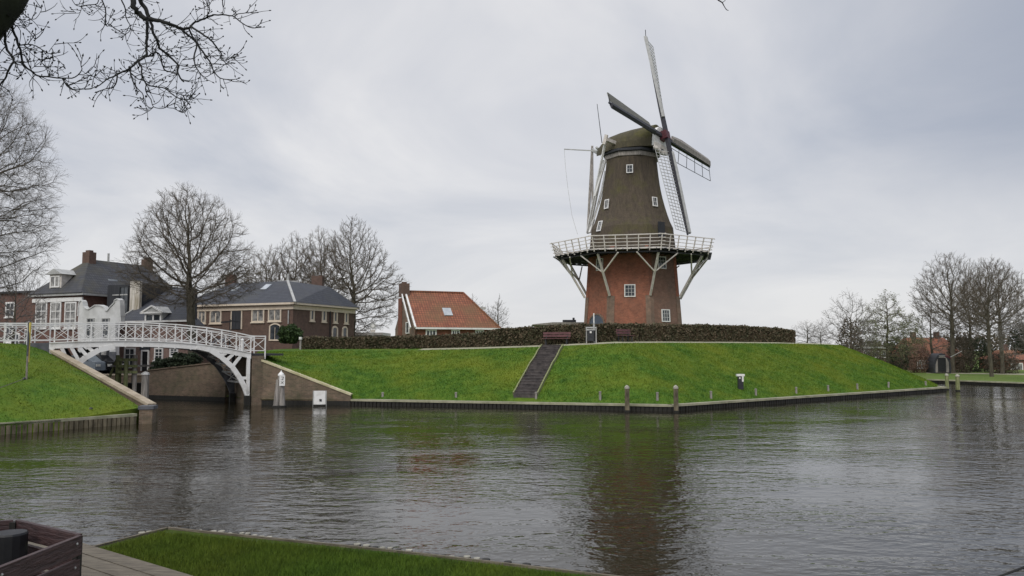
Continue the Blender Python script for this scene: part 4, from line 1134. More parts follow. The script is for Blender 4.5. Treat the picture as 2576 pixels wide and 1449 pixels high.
# rotate: top->left->bottom->right ; trailing side of the top sail is -u2
blade_(u1,-u2,'plain',24,11.4,back=.25,cell=3)
blade_(-u1,u2,'plain',24,10.7,back=.25,cell=3)
blade_(u2,u1,'left',14,10.35,back=-.2,cell=2,bw=1.15,lead=.34)
blade_(-u2,-u1,'sparse',5,11.3,back=-.2,cell=1,bw=1.7,lead=.7)
# tail: spars, braces, tail pole
tl=MB()
ft=at(1477,590,83.2); 
def px(x,y,Y): u,v=U5(x,y); return at(u,v,Y)
near=px(492,765,77.2); nearTop=px(497,735,77.2); nearIn=px(600,810,79.0)
tl.bar(near,nearIn,.34,.34); tl.bar(nearTop,px(480,800,77.3),.3,.3); tl.bar(px(590,800,79),px(602,815,79),.4,.5)
tl.build('cross_spar','offwhite',mill)
t2=MB(); foot=px(365,1400,82.0)
t2.bar(near,foot,.19,.19); t2.bar(px(478,905,80.5),px(375,1400,82.3),.24,.24); t2.bar(px(490,905,78.6),px(420,1150,79.5),.2,.2)
t2.build('tail_brace','white',mill)
t3=MB(); far=px(400,830,84.5); t3.bar(px(400,812,84.5),px(402,1225,83),.24,.24); t3.bar(far,foot+Vector((.1,.4,0)),.22,.22); t3.build('tail_brace','greywood',mill)
t4=MB(); pts_=[px(492,980,81.5),px(470,1100,81.8),px(440,1210,82),px(410,1310,82),px(383,1400,81.5)]; 
for a,b_ in zip(pts_[:-1],pts_[1:]): t4.bar(a,b_,.22,.2)
t4.build('tail_pole','white',mill)
t5=MB(); t5.bar(px(210,832,84.3),px(452,845,82.5),.1,.1); t5.bar(px(400,835,84.5),px(450,865,82.5),.3,.3); t5.tube([px(430,830,82),px(438,822,82)],.22,6); t5.build('brake_lever','greypaint',mill)
rp=[px(210,832,84.3),px(218,950,84),px(235,1100,83.5),px(262,1280,82.5),px(300,1410,81.5)]
MB().tube(rp,.022,4).build('brake_rope','greypaint',mill)
MB().tube([px(433,525,80),px(466,790,80)],[.03,.045],5).build('lightning_rod','darkmetal',mill)
# ------------------------------------------------------------ houses
def hip(mb,pts,z,r0,r1,zr,ov=.35):
    c=sum((Vector(p) for p in pts),Vector())/4
    q=[]
    for p in pts:
        d=(V2(p.x,p.y)-V2(c.x,c.y)); q.append(Vector((p.x,p.y,z))+d.normalized()*ov*1.35)
    R0=Vector((r0.x,r0.y,zr)); R1=Vector((r1.x,r1.y,zr))
    # pts order: 0-1 front short? ridge runs from r0 (near edge 0-1) to r1 (near edge 2-3)
    mb.face([q[0],q[1],R0]); mb.face([q[1],q[2],R1,R0]); mb.face([q[2],q[3],R1]); mb.face([q[3],q[0],R0,R1]); mb.face(q[::-1]); return q
def cornice(mb,pts,z,h,d):
    n=len(pts)
    for i in range(n):
        a=pts[i];b_=pts[(i+1)%n]; t=(b_-a).normalized(); o=V2(t.y,-t.x)*d/2
        mb.bar(Vector((a.x,a.y,z))+o-t*d,Vector((b_.x,b_.y,z))+o+t*d,d,h)
SZ=1.75
# house 1
c0=at(204,880,68.0); c0.z=0
f1=(V2(-5.7,2.5)).normalized(); b1=V2(-f1.y*-1,-f1.x*1); b1=V2(.402,.916)
W1=6.3; D1=11
P=[c0+f1*W1,c0,c0+b1*D1,c0+b1*D1+f1*W1]; zE=at(204,737,68).z
h1=thing('brick_house',(P[1].x,P[1].y,SZ),'two storey brick house with hipped mossy slate roof, white dormer and three tall windows','house')
walls(MB(),P,SZ,zE).build('wall','house_brick',h1)
rf=MB(); r0=c0+f1*W1/2+b1*2.9; r1=c0+f1*W1/2+b1*9.3; zR=at(215,652,r0.y).z
hip(rf,P,zE+.02,r0,r1,zR); R1_=rf.build('roof','slate',h1)
cm=MB(); cornice(cm,P,zE-.10,.18,.32); cm.build('cornice','greypaint',h1)
cm=MB(); t=(P[1]-P[0]).normalized(); o=V2(t.y,-t.x); cm.bar(Vector((P[0].x,P[0].y,zE-.52))+o*.06,Vector((P[1].x,P[1].y,zE-.52))+o*.06,.14,.34); cm.build('fascia','white',h1)
for (r,w_) in ((r0,.45),(r1,.42)):
    MB().box((r.x,r.y,zR+.0),b1*w_*.8,f1*w_,(0,0,.62)).box((r.x,r.y,zR+.7),b1*w_*.45,f1*.25,(0,0,.1)).build('chimney','brown_brick',R1_)
MB().tube([Vector((r0.x,r0.y,zR-.2))+b1*2.0,Vector((r0.x,r0.y,zR+.75))+b1*2.0],.1,6).build('vent_pipe','greypaint',R1_)
nf=-b1; tf=-f1
def U1(x,y): return (x/2.415)/1.4907,(900+y/2.415)/1.4907
def on_wall(u,v,o,n):
    r=at(u,v,1.0)-Vector((0,0,E)); k=V2(o.x,o.y).dot(n)/V2(r.x,r.y).dot(n); return Vector((r.x*k,r.y*k,E+r.z*k))
for x0,x1 in ((322,425),(455,552),(585,690)):
    a=on_wall(*U1(x0,800),c0,nf); b_=on_wall(*U1(x1,800),c0,nf); tp=on_wall(*U1((x0+x1)/2,562),c0,nf); c=(a+b_)/2
    window(h1,c,tf,nf,(b_-a).length,tp.z-c.z,2,3,'white','curtain',fw=.12,mw=.07)
# dormer on the front hip slope
dp=on_wall(*U1(500,442),c0+b1*.12,nf); dtop=on_wall(*U1(500,312),c0+b1*.12,nf)
dw=1.5; dh=dtop.z-dp.z
dm=MB(); dm.prism([dp-tf*dw/2,dp+tf*dw/2,dp+tf*dw/2+UP*dh,dp-tf*dw/2+UP*dh],b1*2.3); D_=dm.build('dormer','offwhite',R1_)
rr=MB(); g=dp+UP*dh
rr.prism([g-tf*(dw/2+.3)-b1*.25,g+tf*(dw/2+.3)-b1*.25,g+UP*.5-b1*.25],b1*3.4); rr.build('dormer_roof','greypaint',R1_)
window(R1_,dp+UP*.12+nf*.0,tf,nf,dw*.78,dh-.25,2,1,'white','curtain',fw=.1,mw=.16,sill=False,name='dormer_window')
MB().box(on_wall(*U1(1020,392),c0+b1*6.5+f1*1.2,(-f1)),b1*.45,Vector((0,0,.35)),f1*.06).build('roof_window','skylight',R1_)
MB().box(Vector((P[0].x,P[0].y,0))-tf*.05+nf*.25+UP*(at(107,815,70).z),tf*.22,nf*.16,UP*.22).build('alarm_box','white',h1)
# dark boarded extension with white slab
e0=on_wall(*U1(975,410),c0+b1*1.5,nf); 
EA=V2(e0.x,e0.y); ez=e0.z
eB=on_wall(*U1(1262,410),EA,nf); EB=V2(eB.x,eB.y)
h2=thing('boarded_extension',(EA.x,EA.y,SZ),'black boarded upper extension with a streaked white slab beside the slate roofed house','building')
PE=[EA,EB,EB+b1*6.5,EA+b1*6.5]
walls(MB(),PE,SZ,ez).build('wall','darkboard',h2)
mb=MB(); a=on_wall(*U1(1170,660),EA+nf*.25,nf); b_=on_wall(*U1(1258,660),EA+nf*.25,nf); tp=on_wall(*U1(1200,372),EA+nf*.25,nf)
mb.box(Vector((a.x+b_.x,a.y+b_.y,0))/2+UP*((a.z-1.5+tp.z)/2)+b1*.12,(b_-a)/2,b1*.12,UP*((tp.z-a.z+1.5)/2)); mb.build('white_slab','streaked',h2)
a=on_wall(*U1(1035,500),EA,nf); 
MB().box(on_wall(*U1(1095,497),EA,nf)+nf*.04,tf*.95,nf*.03,UP*.05).build('ledge','greypaint',h2)
window(h2,on_wall(*U1(1120,660),EA,nf),tf,nf,1.1,2.3,2,1,'darkmetal','glass',sill=False)
# white bell gabled garage building
g0=at(194,880,63.6); g0.z=0; g1_=on_wall(310,880,g0,nf); 
gx0=V2(g0.x,g0.y); gx1=V2(g1_.x,g1_.y)
h3=thing('white_gabled_building',(gx0.x,gx0.y,SZ),'white plastered building with curved bell gable and black garage door at street level','building')
prof_=[(1045,1240),(1045,745),(1095,745),(1095,690),(1092,590),(1086,545),(1064,532),(1040,545),(1038,565),(1000,605),(975,640),(958,640),(940,605),(905,590),(862,590),(832,612),(800,628),(775,620),(758,600),(750,560),(738,545),(722,560),(714,590),(708,690),(704,745),(704,1240)]
poly=[on_wall(*U1(x,y),g0,nf) for x,y in prof_]
MB().prism(poly,b1*.35).build('facade','plaster',h3)
bx=MB(); q0=on_wall(*U1(712,640),g0,nf); q1=on_wall(*U1(1040,640),g0,nf)
vr=V2(q1.x,q1.y).normalized(); wl=[V2(q0.x,q0.y)+b1*.36,V2(q1.x,q1.y)+vr*.4-tf*.05,V2(q1.x,q1.y)+vr*4-tf*.1,V2(q0.x,q0.y)+b1*3.8]
walls(bx,wl,SZ,q0.z-.1).build('wall','plaster',h3)
# cap line following the gable
cp=MB()
top=[on_wall(*U1(x,y),g0,nf) for x,y in prof_[3:24]]
for a,b_ in zip(top[:-1],top[1:]): cp.bar(a+nf*-.15,b_+nf*-.15,.07,.44,nf)
cp.build('gable_coping','plaster',h3)
for x0,x1 in ((787,850),(922,988)):
    a=on_wall(*U1(x0,880),g0,nf); b_=on_wall(*U1(x1,880),g0,nf); tp=on_wall(*U1(x0,708),g0,nf); c=(a+b_)/2
    window(h3,c+nf*.0,tf,nf,(b_-a).length,tp.z-c.z,2,3,'greypaint','glass',fw=.08,sill=False)
def door(parent,x0,x1,yb,yt,o,n,t,mat,frame='white',f=.09,name='door'):
    a=on_wall(*U1(x0,yb),o,n); b_=on_wall(*U1(x1,yb),o,n); tp=on_wall(*U1(x0,yt),o,n); c=(a+b_)/2; w_=(b_-a).length; h=tp.z-c.z
    c=Vector((c.x,c.y,max(c.z,SZ)))
    d=MB().box(c+UP*h/2+n*.03,t*w_/2,n*.03,UP*h/2).build(name,mat,parent)
    if frame:
        fr=MB()
        for sg in (1,-1): fr.box(c+t*sg*(w_/2+f/2)+UP*h/2+n*.05,t*f/2,n*.05,UP*h/2)
        fr.box(c+UP*(h+f/2)+n*.05,t*(w_/2+f),n*.05,UP*f/2); fr.build('door_frame',frame,d)
    return d
gd=door(h3,850,985,1200,960,g0,nf,tf,'darkboard',None,name='garage_door')
for x in (885,948):
    p=on_wall(*U1(x,1030),g0,nf); MB().box(p+nf*.075,tf*.28,nf*.012,UP*.25).build('pane','curtain',gd)
pl=MB(); a=on_wall(*U1(985,1200),g0,nf); b_=on_wall(*U1(1047,1200),g0,nf); pl.box((a+b_)/2+UP*.75+nf*.02,(b_-a)/2,nf*.02,UP*.85)
a=on_wall(*U1(700,1200),g0,nf); b_=on_wall(*U1(850,1200),g0,nf); pl.box((a+b_)/2+UP*.75+nf*.02,(b_-a)/2,nf*.02,UP*.85); pl.build('plinth','bluestone',h3)
# low slate roofed row house
k0=at(290,880,66.0); k0.z=0; K0=V2(k0.x,k0.y); k1=on_wall(484,880,K0,nf); K1=V2(k1.x,k1.y); zK=at(300,812,66).z
K0w=V2(on_wall(*U1(1045,900),K0,nf).x,on_wall(*U1(1045,900),K0,nf).y)
h4=thing('row_house',(K0.x,K0.y,SZ),'low pinkish brick house with dark slate roof and a small white dormer behind the bridge','house')
vk=K1.normalized(); PK=[K0,K1,K1+vk*6.5,K0+b1*6.5]
walls(MB(),PK,SZ,zK).build('wall','pink_brick',h4)
rk=MB(); zKR=at(430,728,70.5).z; m0=K0+b1*5.0+tf*.25; m1=K1+vk*5.2
e_=V2(nf.x,nf.y)*.35
a0=Vector((K0.x,K0.y,zK))+e_; a1=Vector((K1.x,K1.y,zK))+e_; a2=Vector((m1.x,m1.y,zKR)); a3=Vector((m0.x,m0.y,zKR)); a4=Vector((PK[2].x,PK[2].y,zK)); a5=Vector((PK[3].x,PK[3].y,zK))
a4=a4+vk*3.3; a5=a5+b1*3.3
rk.face([a0,a1,a2,a3]); rk.face([a3,a2,a4,a5]); rk.face([a0,a3,a5]); rk.face([a1,a4,a2]); RK=rk.build('roof','blue_slate',h4)
MB().bar(a0+UP*.04,a1+UP*.04,.14,.14).build('gutter','white',h4); MB().bar(a0+UP*.05,a3+UP*.05,.16,.1).build('verge_board','greypaint',RK)
dp=on_wall(*U1(1390,752),K0-b1*.1,nf); dtop=on_wall(*U1(1390,660),K0-b1*.1,nf); dw=1.95; dh=dtop.z-dp.z
MB().prism([dp-tf*dw/2,dp+tf*dw/2,dp+tf*dw/2+UP*dh,dp-tf*dw/2+UP*dh],b1*1.8).build('dormer','greypaint',RK)
g=dp+UP*dh; MB().prism([g-tf*(dw/2+.25)-b1*.2,g+tf*(dw/2+.25)-b1*.2,g+UP*.55-b1*.2],b1*2.8).build('dormer_roof','greypaint',RK)
pd=MB(); 
for sg in (1,-1): pd.bar(g-tf*sg*(dw/2+.25)-b1*.24,g+UP*.55-b1*.24,.1,.12)
pd.bar(g-tf*(dw/2+.25)-b1*.24,g+tf*(dw/2+.25)-b1*.24,.1,.12); pd.build('pediment','white',RK)
window(RK,dp+UP*.05,tf,nf,dw*.92,dh-.08,2,1,'white','glass',fw=.14,mw=.14,sill=False,name='dormer_window')
for x0,x1,yb,yt in ((1125,1225,1150,975),(1400,1480,1090,975),(1540,1615,1060,975)):
    a=on_wall(*U1(x0,yb),K0,nf); b_=on_wall(*U1(x1,yb),K0,nf); tp=on_wall(*U1(x0,yt),K0,nf); c=(a+b_)/2
    window(h4,c,tf,nf,(b_-a).length,tp.z-c.z,2,3,'white','glass',fw=.13,mw=.05)
door(h4,1290,1340,1185,1010,K0,nf,tf,'black','white',.13)
a=on_wall(*U1(1315,1004),K0,nf); MB().box(a+nf*.05+UP*.25,tf*.55,nf*.03,UP*.22).build('fanlight','glass',h4)
# far left brick house
fl=at(-60,880,80);fr_=at(80,880,77)
FL=V2(fl.x,fl.y);FR=V2(fr_.x,fr_.y); zf=at(70,735,77).z
h5=thing('brick_house',(FR.x,FR.y,SZ),'plain brown brick house with flat eaves at the far left edge of the picture','house')
tF=(FR-FL).normalized(); nF=V2(tF.y,-tF.x)
if nF.y>0: nF=-nF
PF=[FL,FR,FR-nF*7,FL-nF*7]; walls(MB(),PF,SZ,zf).build('wall','house_brick',h5)
mb=MB(); cornice(mb,PF,zf+.05,.2,.25); mb.build('roof_edge','darkboard',h5)
for u0,u1_,vb,vt in ((14,33,862,815),(14,38,798,760),(62,80,870,828),(20,50,872,838)):
    a=on_wall(u0,vb,FR,nF); b_=on_wall(u1_,vb,FR,nF); tp=on_wall(u0,vt,FR,nF); window(h5,(a+b_)/2,tF,nF,(b_-a).length,tp.z-a.z,2,2,'white','glass',fw=.15,mw=.06)
# long brick building
C0=at(735,880,80.0); C0.z=0; dl=V2(-.922,.387); dr_=V2(.387,.922)
zL=at(735,763,80).z; WL=14.8; WR_=10.8
GZ=3.0
PL=[C0+dl*WL,C0,C0+dr_*WR_,C0+dr_*WR_+dl*WL]
h6=thing('long_brick_building',(C0.x,C0.y,GZ),'long two storey brown brick building with wide cream cornice and dark hipped slate roof','building')
walls(MB(),PL,GZ-1.5,zL).build('wall','brown_brick',h6)
cm=MB(); cornice(cm,PL,zL-.38,.42,.12); cornice(cm,PL,zL-.02,.2,.45); cm.build('cornice','cream',h6)
ins=3.7; Z6=at(723,709,86).z
T6=[C0+dl*(WL-ins)+dr_*ins,C0+dl*ins+dr_*ins,C0+dr_*(WR_-ins)+dl*ins,C0+dl*(WL-ins)+dr_*(WR_-ins)]
T6[2]=C0+dr_*(WR_-2.6)+dl*1.6
rf=MB(); ev=[]
cc=(PL[0]+PL[2])/2
for p in PL: d=(p-cc).normalized(); ev.append(Vector((p.x,p.y,zL+.09))+d*.6)
tt6=[Vector((p.x,p.y,Z6)) for p in T6]; tt6[2].z-=.35
for i in range(4): rf.face([ev[i],ev[(i+1)%4],tt6[(i+1)%4],tt6[i]])
rf.face(tt6); RF6=rf.build('roof','blue_slate',h6)
MB().bar(ev[1]+UP*.03,tt6[1]+UP*.03,.25,.1).build('hip_ridge','greypaint',RF6)
def roofpt(u,v,a,b_,c):
    n=(b_-a).cross(c-a).normalized(); r=at(u,v,1.0)-Vector((0,0,E)); o=Vector((0,0,E)); k=(a-o).dot(n)/r.dot(n); 
    if n.z<0:n=-n
    return o+r*k,n
def U3(x,y): return (700+x/2.195)/1.4907,(900+y/2.195)/1.4907
for (x,y,pl_,w_) in ((408,402,0,.35),(655,390,0,.38),(1007,415,1,.45)):
    a,b_,c=(ev[0],ev[1],tt6[1]) if pl_==0 else (ev[1],ev[2],tt6[1]); p,n=roofpt(*U3(x,y),a,b_,c); t=UP.cross(n).normalized(); s_=n.cross(t)
    MB().box(p+n*.05,t*w_,s_*.55,n*.05).build('roof_window','skylight',RF6)
nLf=V2(-dr_.x,-dr_.y); tLf=-dl; nRt=V2(-dl.x,-dl.y); tRt=dr_
for x0,x1,yb in ((92,160,688),(192,288,688),(535,640,677),(672,780,670)):
    a=on_wall(*U3(x0,yb),C0,nLf); b_=on_wall(*U3(x1,yb),C0,nLf); c=(a+b_)/2; window(h6,c,tLf,nLf,(b_-a).length,1.25,2,1,'cream','curtain',fw=.14,mw=.12,arch=.28)
for x0,x1,yb in ((1010,1050,668),(1108,1148,675),(1203,1240,683),(1293,1328,690)):
    a=on_wall(*U3(x0,yb),C0,nRt); b_=on_wall(*U3(x1,yb),C0,nRt); c=(a+b_)/2; window(h6,c,tRt,nRt,(b_-a).length*.9,1.15,1,1,'cream','glass',fw=.2,arch=.2)
for x0,x1,yb in ((680,775,830),):
    a=on_wall(*U3(x0,yb),C0,nLf); b_=on_wall(*U3(x1,yb),C0,nLf); c=(a+b_)/2; window(h6,c,tLf,nLf,(b_-a).length,1.5,2,1,'cream','glass',fw=.14,arch=.3,sill=False)
for x0,x1,yb in ((1190,1240,850),(1275,1320,850)):
    a=on_wall(*U3(x0,yb),C0,nRt); b_=on_wall(*U3(x1,yb),C0,nRt); c=(a+b_)/2; window(h6,c,tRt,nRt,(b_-a).length,1.6,1,1,'cream','glass',fw=.2,arch=.3,sill=False)
a=on_wall(*U3(372,735),C0,nLf); b_=on_wall(*U3(450,735),C0,nLf); tp=on_wall(*U3(372,585),C0,nLf); c=(a+b_)/2
d_=MB().box(c+UP*(tp.z-a.z)/2+nLf*.04,tLf*(b_-a).length/2,nLf*.04,UP*(tp.z-a.z)/2).build('hatch_door','darkboard',h6)
fr=MB(); hh=(tp.z-a.z); ww_=(b_-a).length
for sg in(1,-1): fr.box(c+tLf*sg*(ww_/2+.06)+UP*hh/2+nLf*.05,tLf*.06,nLf*.05,UP*(hh/2))
fr.build('door_frame','cream',d_)
for (x,y,m_) in ((842,690,'greypaint'),(1172,800,'darkmetal')):
    n_=nLf if x<850 else nRt; p=on_wall(*U3(x,y),C0,n_); p2=on_wall(*U3(x,y-110 if x<850 else y-215),C0,n_); MB().tube([p+n_*.12,Vector((p.x,p.y,p2.z))+n_*.12],.07,6).build('drainpipe',m_,h6)
MB().tube([at(*U3(835,345),86),at(*U3(835,278),86)],.14,6).box(at(*U3(830,345),86),(1.0,.2,0),(-.1,.3,0),(0,0,.12)).build('chimney_pot','greypaint',RF6)
MB().box(at(*U3(1080,340),92),(.62,0,0),(0,.5,0),(0,0,.6)).build('chimney','brown_brick',RF6)
MB().box(at(*U3(365,345),91),(.5,0,0),(0,.5,0),(0,0,.8)).build('chimney','house_brick',RF6)
# red tiled house
B0=at(1043,880,74.0); B0.z=0; dg=V2(.93,.37).normalized(); dh_=V2(-dg.y,dg.x)
zr0=at(1043,825,74).z; wid=7.6; ln=8.6
B1=V2(on_wall(1252,880,B0,dh_).x,on_wall(1252,880,B0,dh_).y); ln=(B1-B0).length
PB=[B0,B1,B1+dh_*wid,B0+dh_*wid]; mid0=B0+dh_*wid*.5; zRg=at(1022,733,mid0.y).z
h7=thing('red_roofed_house',(B0.x,B0.y,3.6),'small brick house with orange red tiled roof, one skylight and white verge boards','house')
wl=MB(); walls(wl,PB,3,zr0-.1)
h7w=wl.build('wall','orange_brick',h7)
gb_=MB(); gb_.prism([Vector((B0.x,B0.y,3))-dg*.04,Vector((PB[3].x,PB[3].y,3))-dg*.04,Vector((PB[3].x,PB[3].y,zr0))-dg*.04,Vector((mid0.x,mid0.y,zRg-.1))-dg*.04,Vector((B0.x,B0.y,zr0))-dg*.04],dg*.3); gb_.build('gable_wall','grey_brick',h7)
rr=MB(); rl1=on_wall(1165,743,mid0,dh_); RG1=V2(rl1.x,rl1.y)
za=Vector((mid0.x,mid0.y,zRg)); zb2=Vector((RG1.x,RG1.y,zRg)); of=dh_*-.3
q0=Vector((B0.x,B0.y,zr0))+of; q1=Vector((B1.x,B1.y,zr0))+of+dg*.2; q2=Vector((PB[2].x,PB[2].y,zr0))-of+dg*.2; q3=Vector((PB[3].x,PB[3].y,zr0))-of
rr.face([q0,q1,zb2,za]); rr.face([q1,q2,zb2]); rr.face([q2,q3,za,zb2]); RF7=rr.build('roof','red_tile',h7)
vb=MB(); vb.bar(q0-dg*.02+UP*.06,za-dg*.02+UP*.06,.16,.14); vb.bar(q0-dg*.5+UP*-.02,za-dg*.42+UP*.02,.1,.22); vb.build('verge_board','white',RF7)
MB().bar(q0+UP*-.02,q1+UP*-.02,.16,.16).build('gutter','white',h7)
MB().bar(za+UP*.04,zb2+UP*.04,.22,.14).bar(zb2+UP*.04,q1+UP*.04,.2,.12).build('ridge_tiles','red_tile',RF7)
MB().box(Vector((mid0.x,mid0.y,zRg+.1))-dg*.1,dg*.42,dh_*.5,(0,0,.65)).box(Vector((mid0.x,mid0.y,zRg+.82))-dg*.1,dg*.2,dh_*.2,(0,0,.1)).build('chimney','brown_brick',RF7)
def U4(x,y): return (1300+x/2.5875)/1.4907,(1000+y/2.5875)/1.4907
p,n=roofpt(*U4(977,443),q0,q1,za); t=UP.cross(n).normalized(); s_=n.cross(t); MB().box(p+n*.06,t*.42,s_*.55,n*.05).build('roof_window','skylight',RF7)
p,n=roofpt(*U4(1325,412),q1,q0,zb2); MB().box(p+UP*.1,(.25,0,0),(0,.2,0),(0,0,.12)).build('vent','greypaint',RF7)
for x0,x1 in ((765,870),(1015,1095),(1245,1330)):
    a=on_wall(*U4(x0,680),B0,-dh_); b_=on_wall(*U4(x1,680),B0,-dh_); c=(a+b_)/2; tp=on_wall(*U4(x0,606),B0,-dh_)
    window(h7,c,dg,-dh_,(b_-a).length,zr0-.12-c.z,3,1,'white','glass',fw=.12,mw=.1,sill=False)
a=on_wall(*U4(600,650),B0,-dg); window(h7,a-dg*.06,-dh_,-dg,1.2,1.1,1,1,'white','glass',sill=False)
MB().box(on_wall(*U4(525,520),B0,-dg)-dg*.08,dh_*.75,dg*.02,UP*2.2).build('brick_panel','orange_brick',h7)
# flat roofed grey building beside the mill
a=at(1345,820,92); b_=at(1470,813,88)
h8=thing('flat_roofed_building',(a.x,a.y,3.6),'low grey building with flat roof just left of the windmill base','building')
mb=MB(); mb.box((a.x+4.5,a.y+1,4.4),(3.6,0,0),(0,3,0),(0,0,1.15)); mb.build('wall','greypaint',h8)
mb=MB(); z8=at(1400,817,92).z; z9=at(1375,812,92).z
mb.prism([Vector((a.x-.3,a.y-2,z8-.1)),Vector((a.x+8,a.y-2,z8-.1)),Vector((a.x+8,a.y-2,z9)),Vector((a.x+2,a.y-2,z9)),Vector((a.x-.3,a.y-2,z8))],(0,6,0)); mb.build('roof','greywood',h8)
c=at(1432,808,92); MB().box((c.x,c.y,c.z),(.75,0,0),(0,.5,0),(0,0,.14)).box((c.x+.5,c.y,c.z+.2),(.12,0,0),(0,.12,0),(0,0,.2)).build('roof_vent','darkmetal',h8)
c=at(925,846,110); h9=thing('low_building',(c.x,110,3.2),'pale low roof seen over the hedge between the two brick houses','building')
a=at(893,842,110);b_=at(968,842,110); MB().box((a+b_)/2-UP*1.0,((b_.x-a.x)/2,0,0),(0,3,0),(0,0,.9)).build('wall','greypaint',h9)
MB().box((a+b_)/2+UP*.05,((b_.x-a.x)/2+.3,0,0),(0,3.4,0),(0,0,.18)).build('roof','offwhite',h9); c=at(932,841,108); MB().box(c,(1.4,0,0),(0,.6,0),(0,0,.14)).build('roof_vent','darkmetal',h9)
# right hand buildings
def lowhouse(u0,u1_,vr,ve,vb,Y,label,roof,wall,depth=8,wins=(),name='house',hipf=.12):
    a=at(u0,ve,Y);b_=at(u1_,ve,Y); zr=at(u0,vr,Y).z; zb0=.3
    o=thing(name,((a.x+b_.x)/2,Y,zb0),label,'house')
    P=[V2(a.x,Y),V2(b_.x,Y),V2(b_.x,Y+depth),V2(a.x,Y+depth)]; walls(MB(),P,zb0,a.z).build('wall',wall,o)
    W=b_.x-a.x; q=[Vector((a.x-.3,Y-.4,a.z)),Vector((b_.x+.3,Y-.4,a.z)),Vector((b_.x+.3,Y+depth+.4,a.z)),Vector((a.x-.3,Y+depth+.4,a.z))]
    r0=Vector((a.x+W*hipf,Y+depth/2,zr)); r1=Vector((b_.x-W*hipf,Y+depth/2,zr))
    m=MB(); m.face([q[0],q[1],r1,r0]); m.face([q[1],q[2],r1]); m.face([q[2],q[3],r0,r1]); m.face([q[3],q[0],r0]); m.face(q[::-1]); ro=m.build('roof',roof,o)
    for f in (.3,.75): MB().box((a.x+W*f,Y+depth/2,zr+.3),(.35,0,0),(0,.35,0),(0,0,.6)).build('chimney','house_brick',ro)
    for (f,w_,h) in wins: window(o,Vector((a.x+W*f,Y,a.z-h-.5)),(1,0,0),(0,-1,0),w_,h,2,1,'white','curtain',fw=.14)
    return o
lowhouse(2290,2425,848,898,940,128,'long low house with orange red roof behind the arched hut','red_tile','house_brick',wins=((.2,1.5,1.3),(.7,1.5,1.3)))
lowhouse(2536,2640,880,905,940,130,'red roofed house with a pale window at the right edge','red_tile','orange_brick',wins=((.2,2.0,1.3),(.6,2.0,1.3)))
a=at(2168,876,132); b_=at(2236,876,132)
h10=thing('office_block',((a.x+b_.x)/2,132,.3),'grey low block with rows of small windows between the leafing trees','building')
P=[V2(a.x,132),V2(b_.x,132),V2(b_.x,140),V2(a.x,140)]; walls(MB(),P,.3,a.z).build('wall','house_brick',h10)
mb=MB(); cornice(mb,P,a.z+.1,.3,.3); mb.build('roof_edge','greypaint',h10)
for i in range(3): window(h10,Vector((a.x+(b_.x-a.x)*(i+.5)/3,132,a.z-1.5)),(1,0,0),(0,-1,0),1.1,1.1,3,1,'white','glass',fw=.1)
# arched hut
a=at(2349,937,110); b_=at(2394,937,110); W=b_.x-a.x; zt=at(2370,889,110).z; zb3=.4
h11=thing('arched_hut',((a.x+b_.x)/2,110,zb3),'small round topped wooden hut with dark door on the far lawn','hut')
def archpts(w,h,y,c,n=12): 
    return [Vector((c+w/2*math.cos(math.pi*i/n)*(1 if 0<i<n else 1),y,zb3+h*(.25+.75*math.sin(math.pi*i/n)) if 0<i<n else zb3+h*.25)) for i in range(n+1)]
cx=(a.x+b_.x)/2; H11=zt-zb3
ap=archpts(W,H11,110,cx); MB().prism(ap+[Vector((cx-W/2*.92,110,zb3)),Vector((cx+W/2*.92,110,zb3))],(.9,4,0)).build('shell','darkboard',h11)
ap=archpts(W*.8,H11*.88,109.93,cx); MB().prism(ap+[Vector((cx-W*.4,109.93,zb3+.1)),Vector((cx+W*.4,109.93,zb3+.1))],(0,.06,0)).build('front_panel','greywood',h11)
MB().box((cx-W*.05,109.9,zb3+H11*.42),(W*.22,0,0),(0,.04,0),(0,0,H11*.36)).build('door','black',h11)
MB().bar(Vector((cx-W*.2,109.85,zt-.35)),Vector((cx+W*.15,109.85,zt-.32)),.1,.07).build('door_hood','greypaint',h11)
c=at(2388,900,109); d=at(2420,883,109)
bo=thing('barrier_boom',(c.x,109,.4),'thin slanting pole with red foot beside the arched hut','pole')
MB().bar(c,d,.06,.06).build('boom','greypaint',bo); MB().bar(c-Vector((.5,0,-.25)),c+Vector((.15,0,-.05)),.3,.22).build('counterweight','red',bo); MB().bar(Vector((c.x,109,.4)),c,.12,.12).build('stand','darkmetal',bo)
# path on the far lawn
mb=MB(); mb.face([tuple(onz(2330,939,.372)),tuple(onz(2470,941,.372)),tuple(onz(2620,944,.372)),tuple(onz(2620,940,.372)),tuple(onz(2470,938.6,.372)),tuple(onz(2330,937.5,.372))]); struct(mb.build('path','path',base=(0,0,.37)))
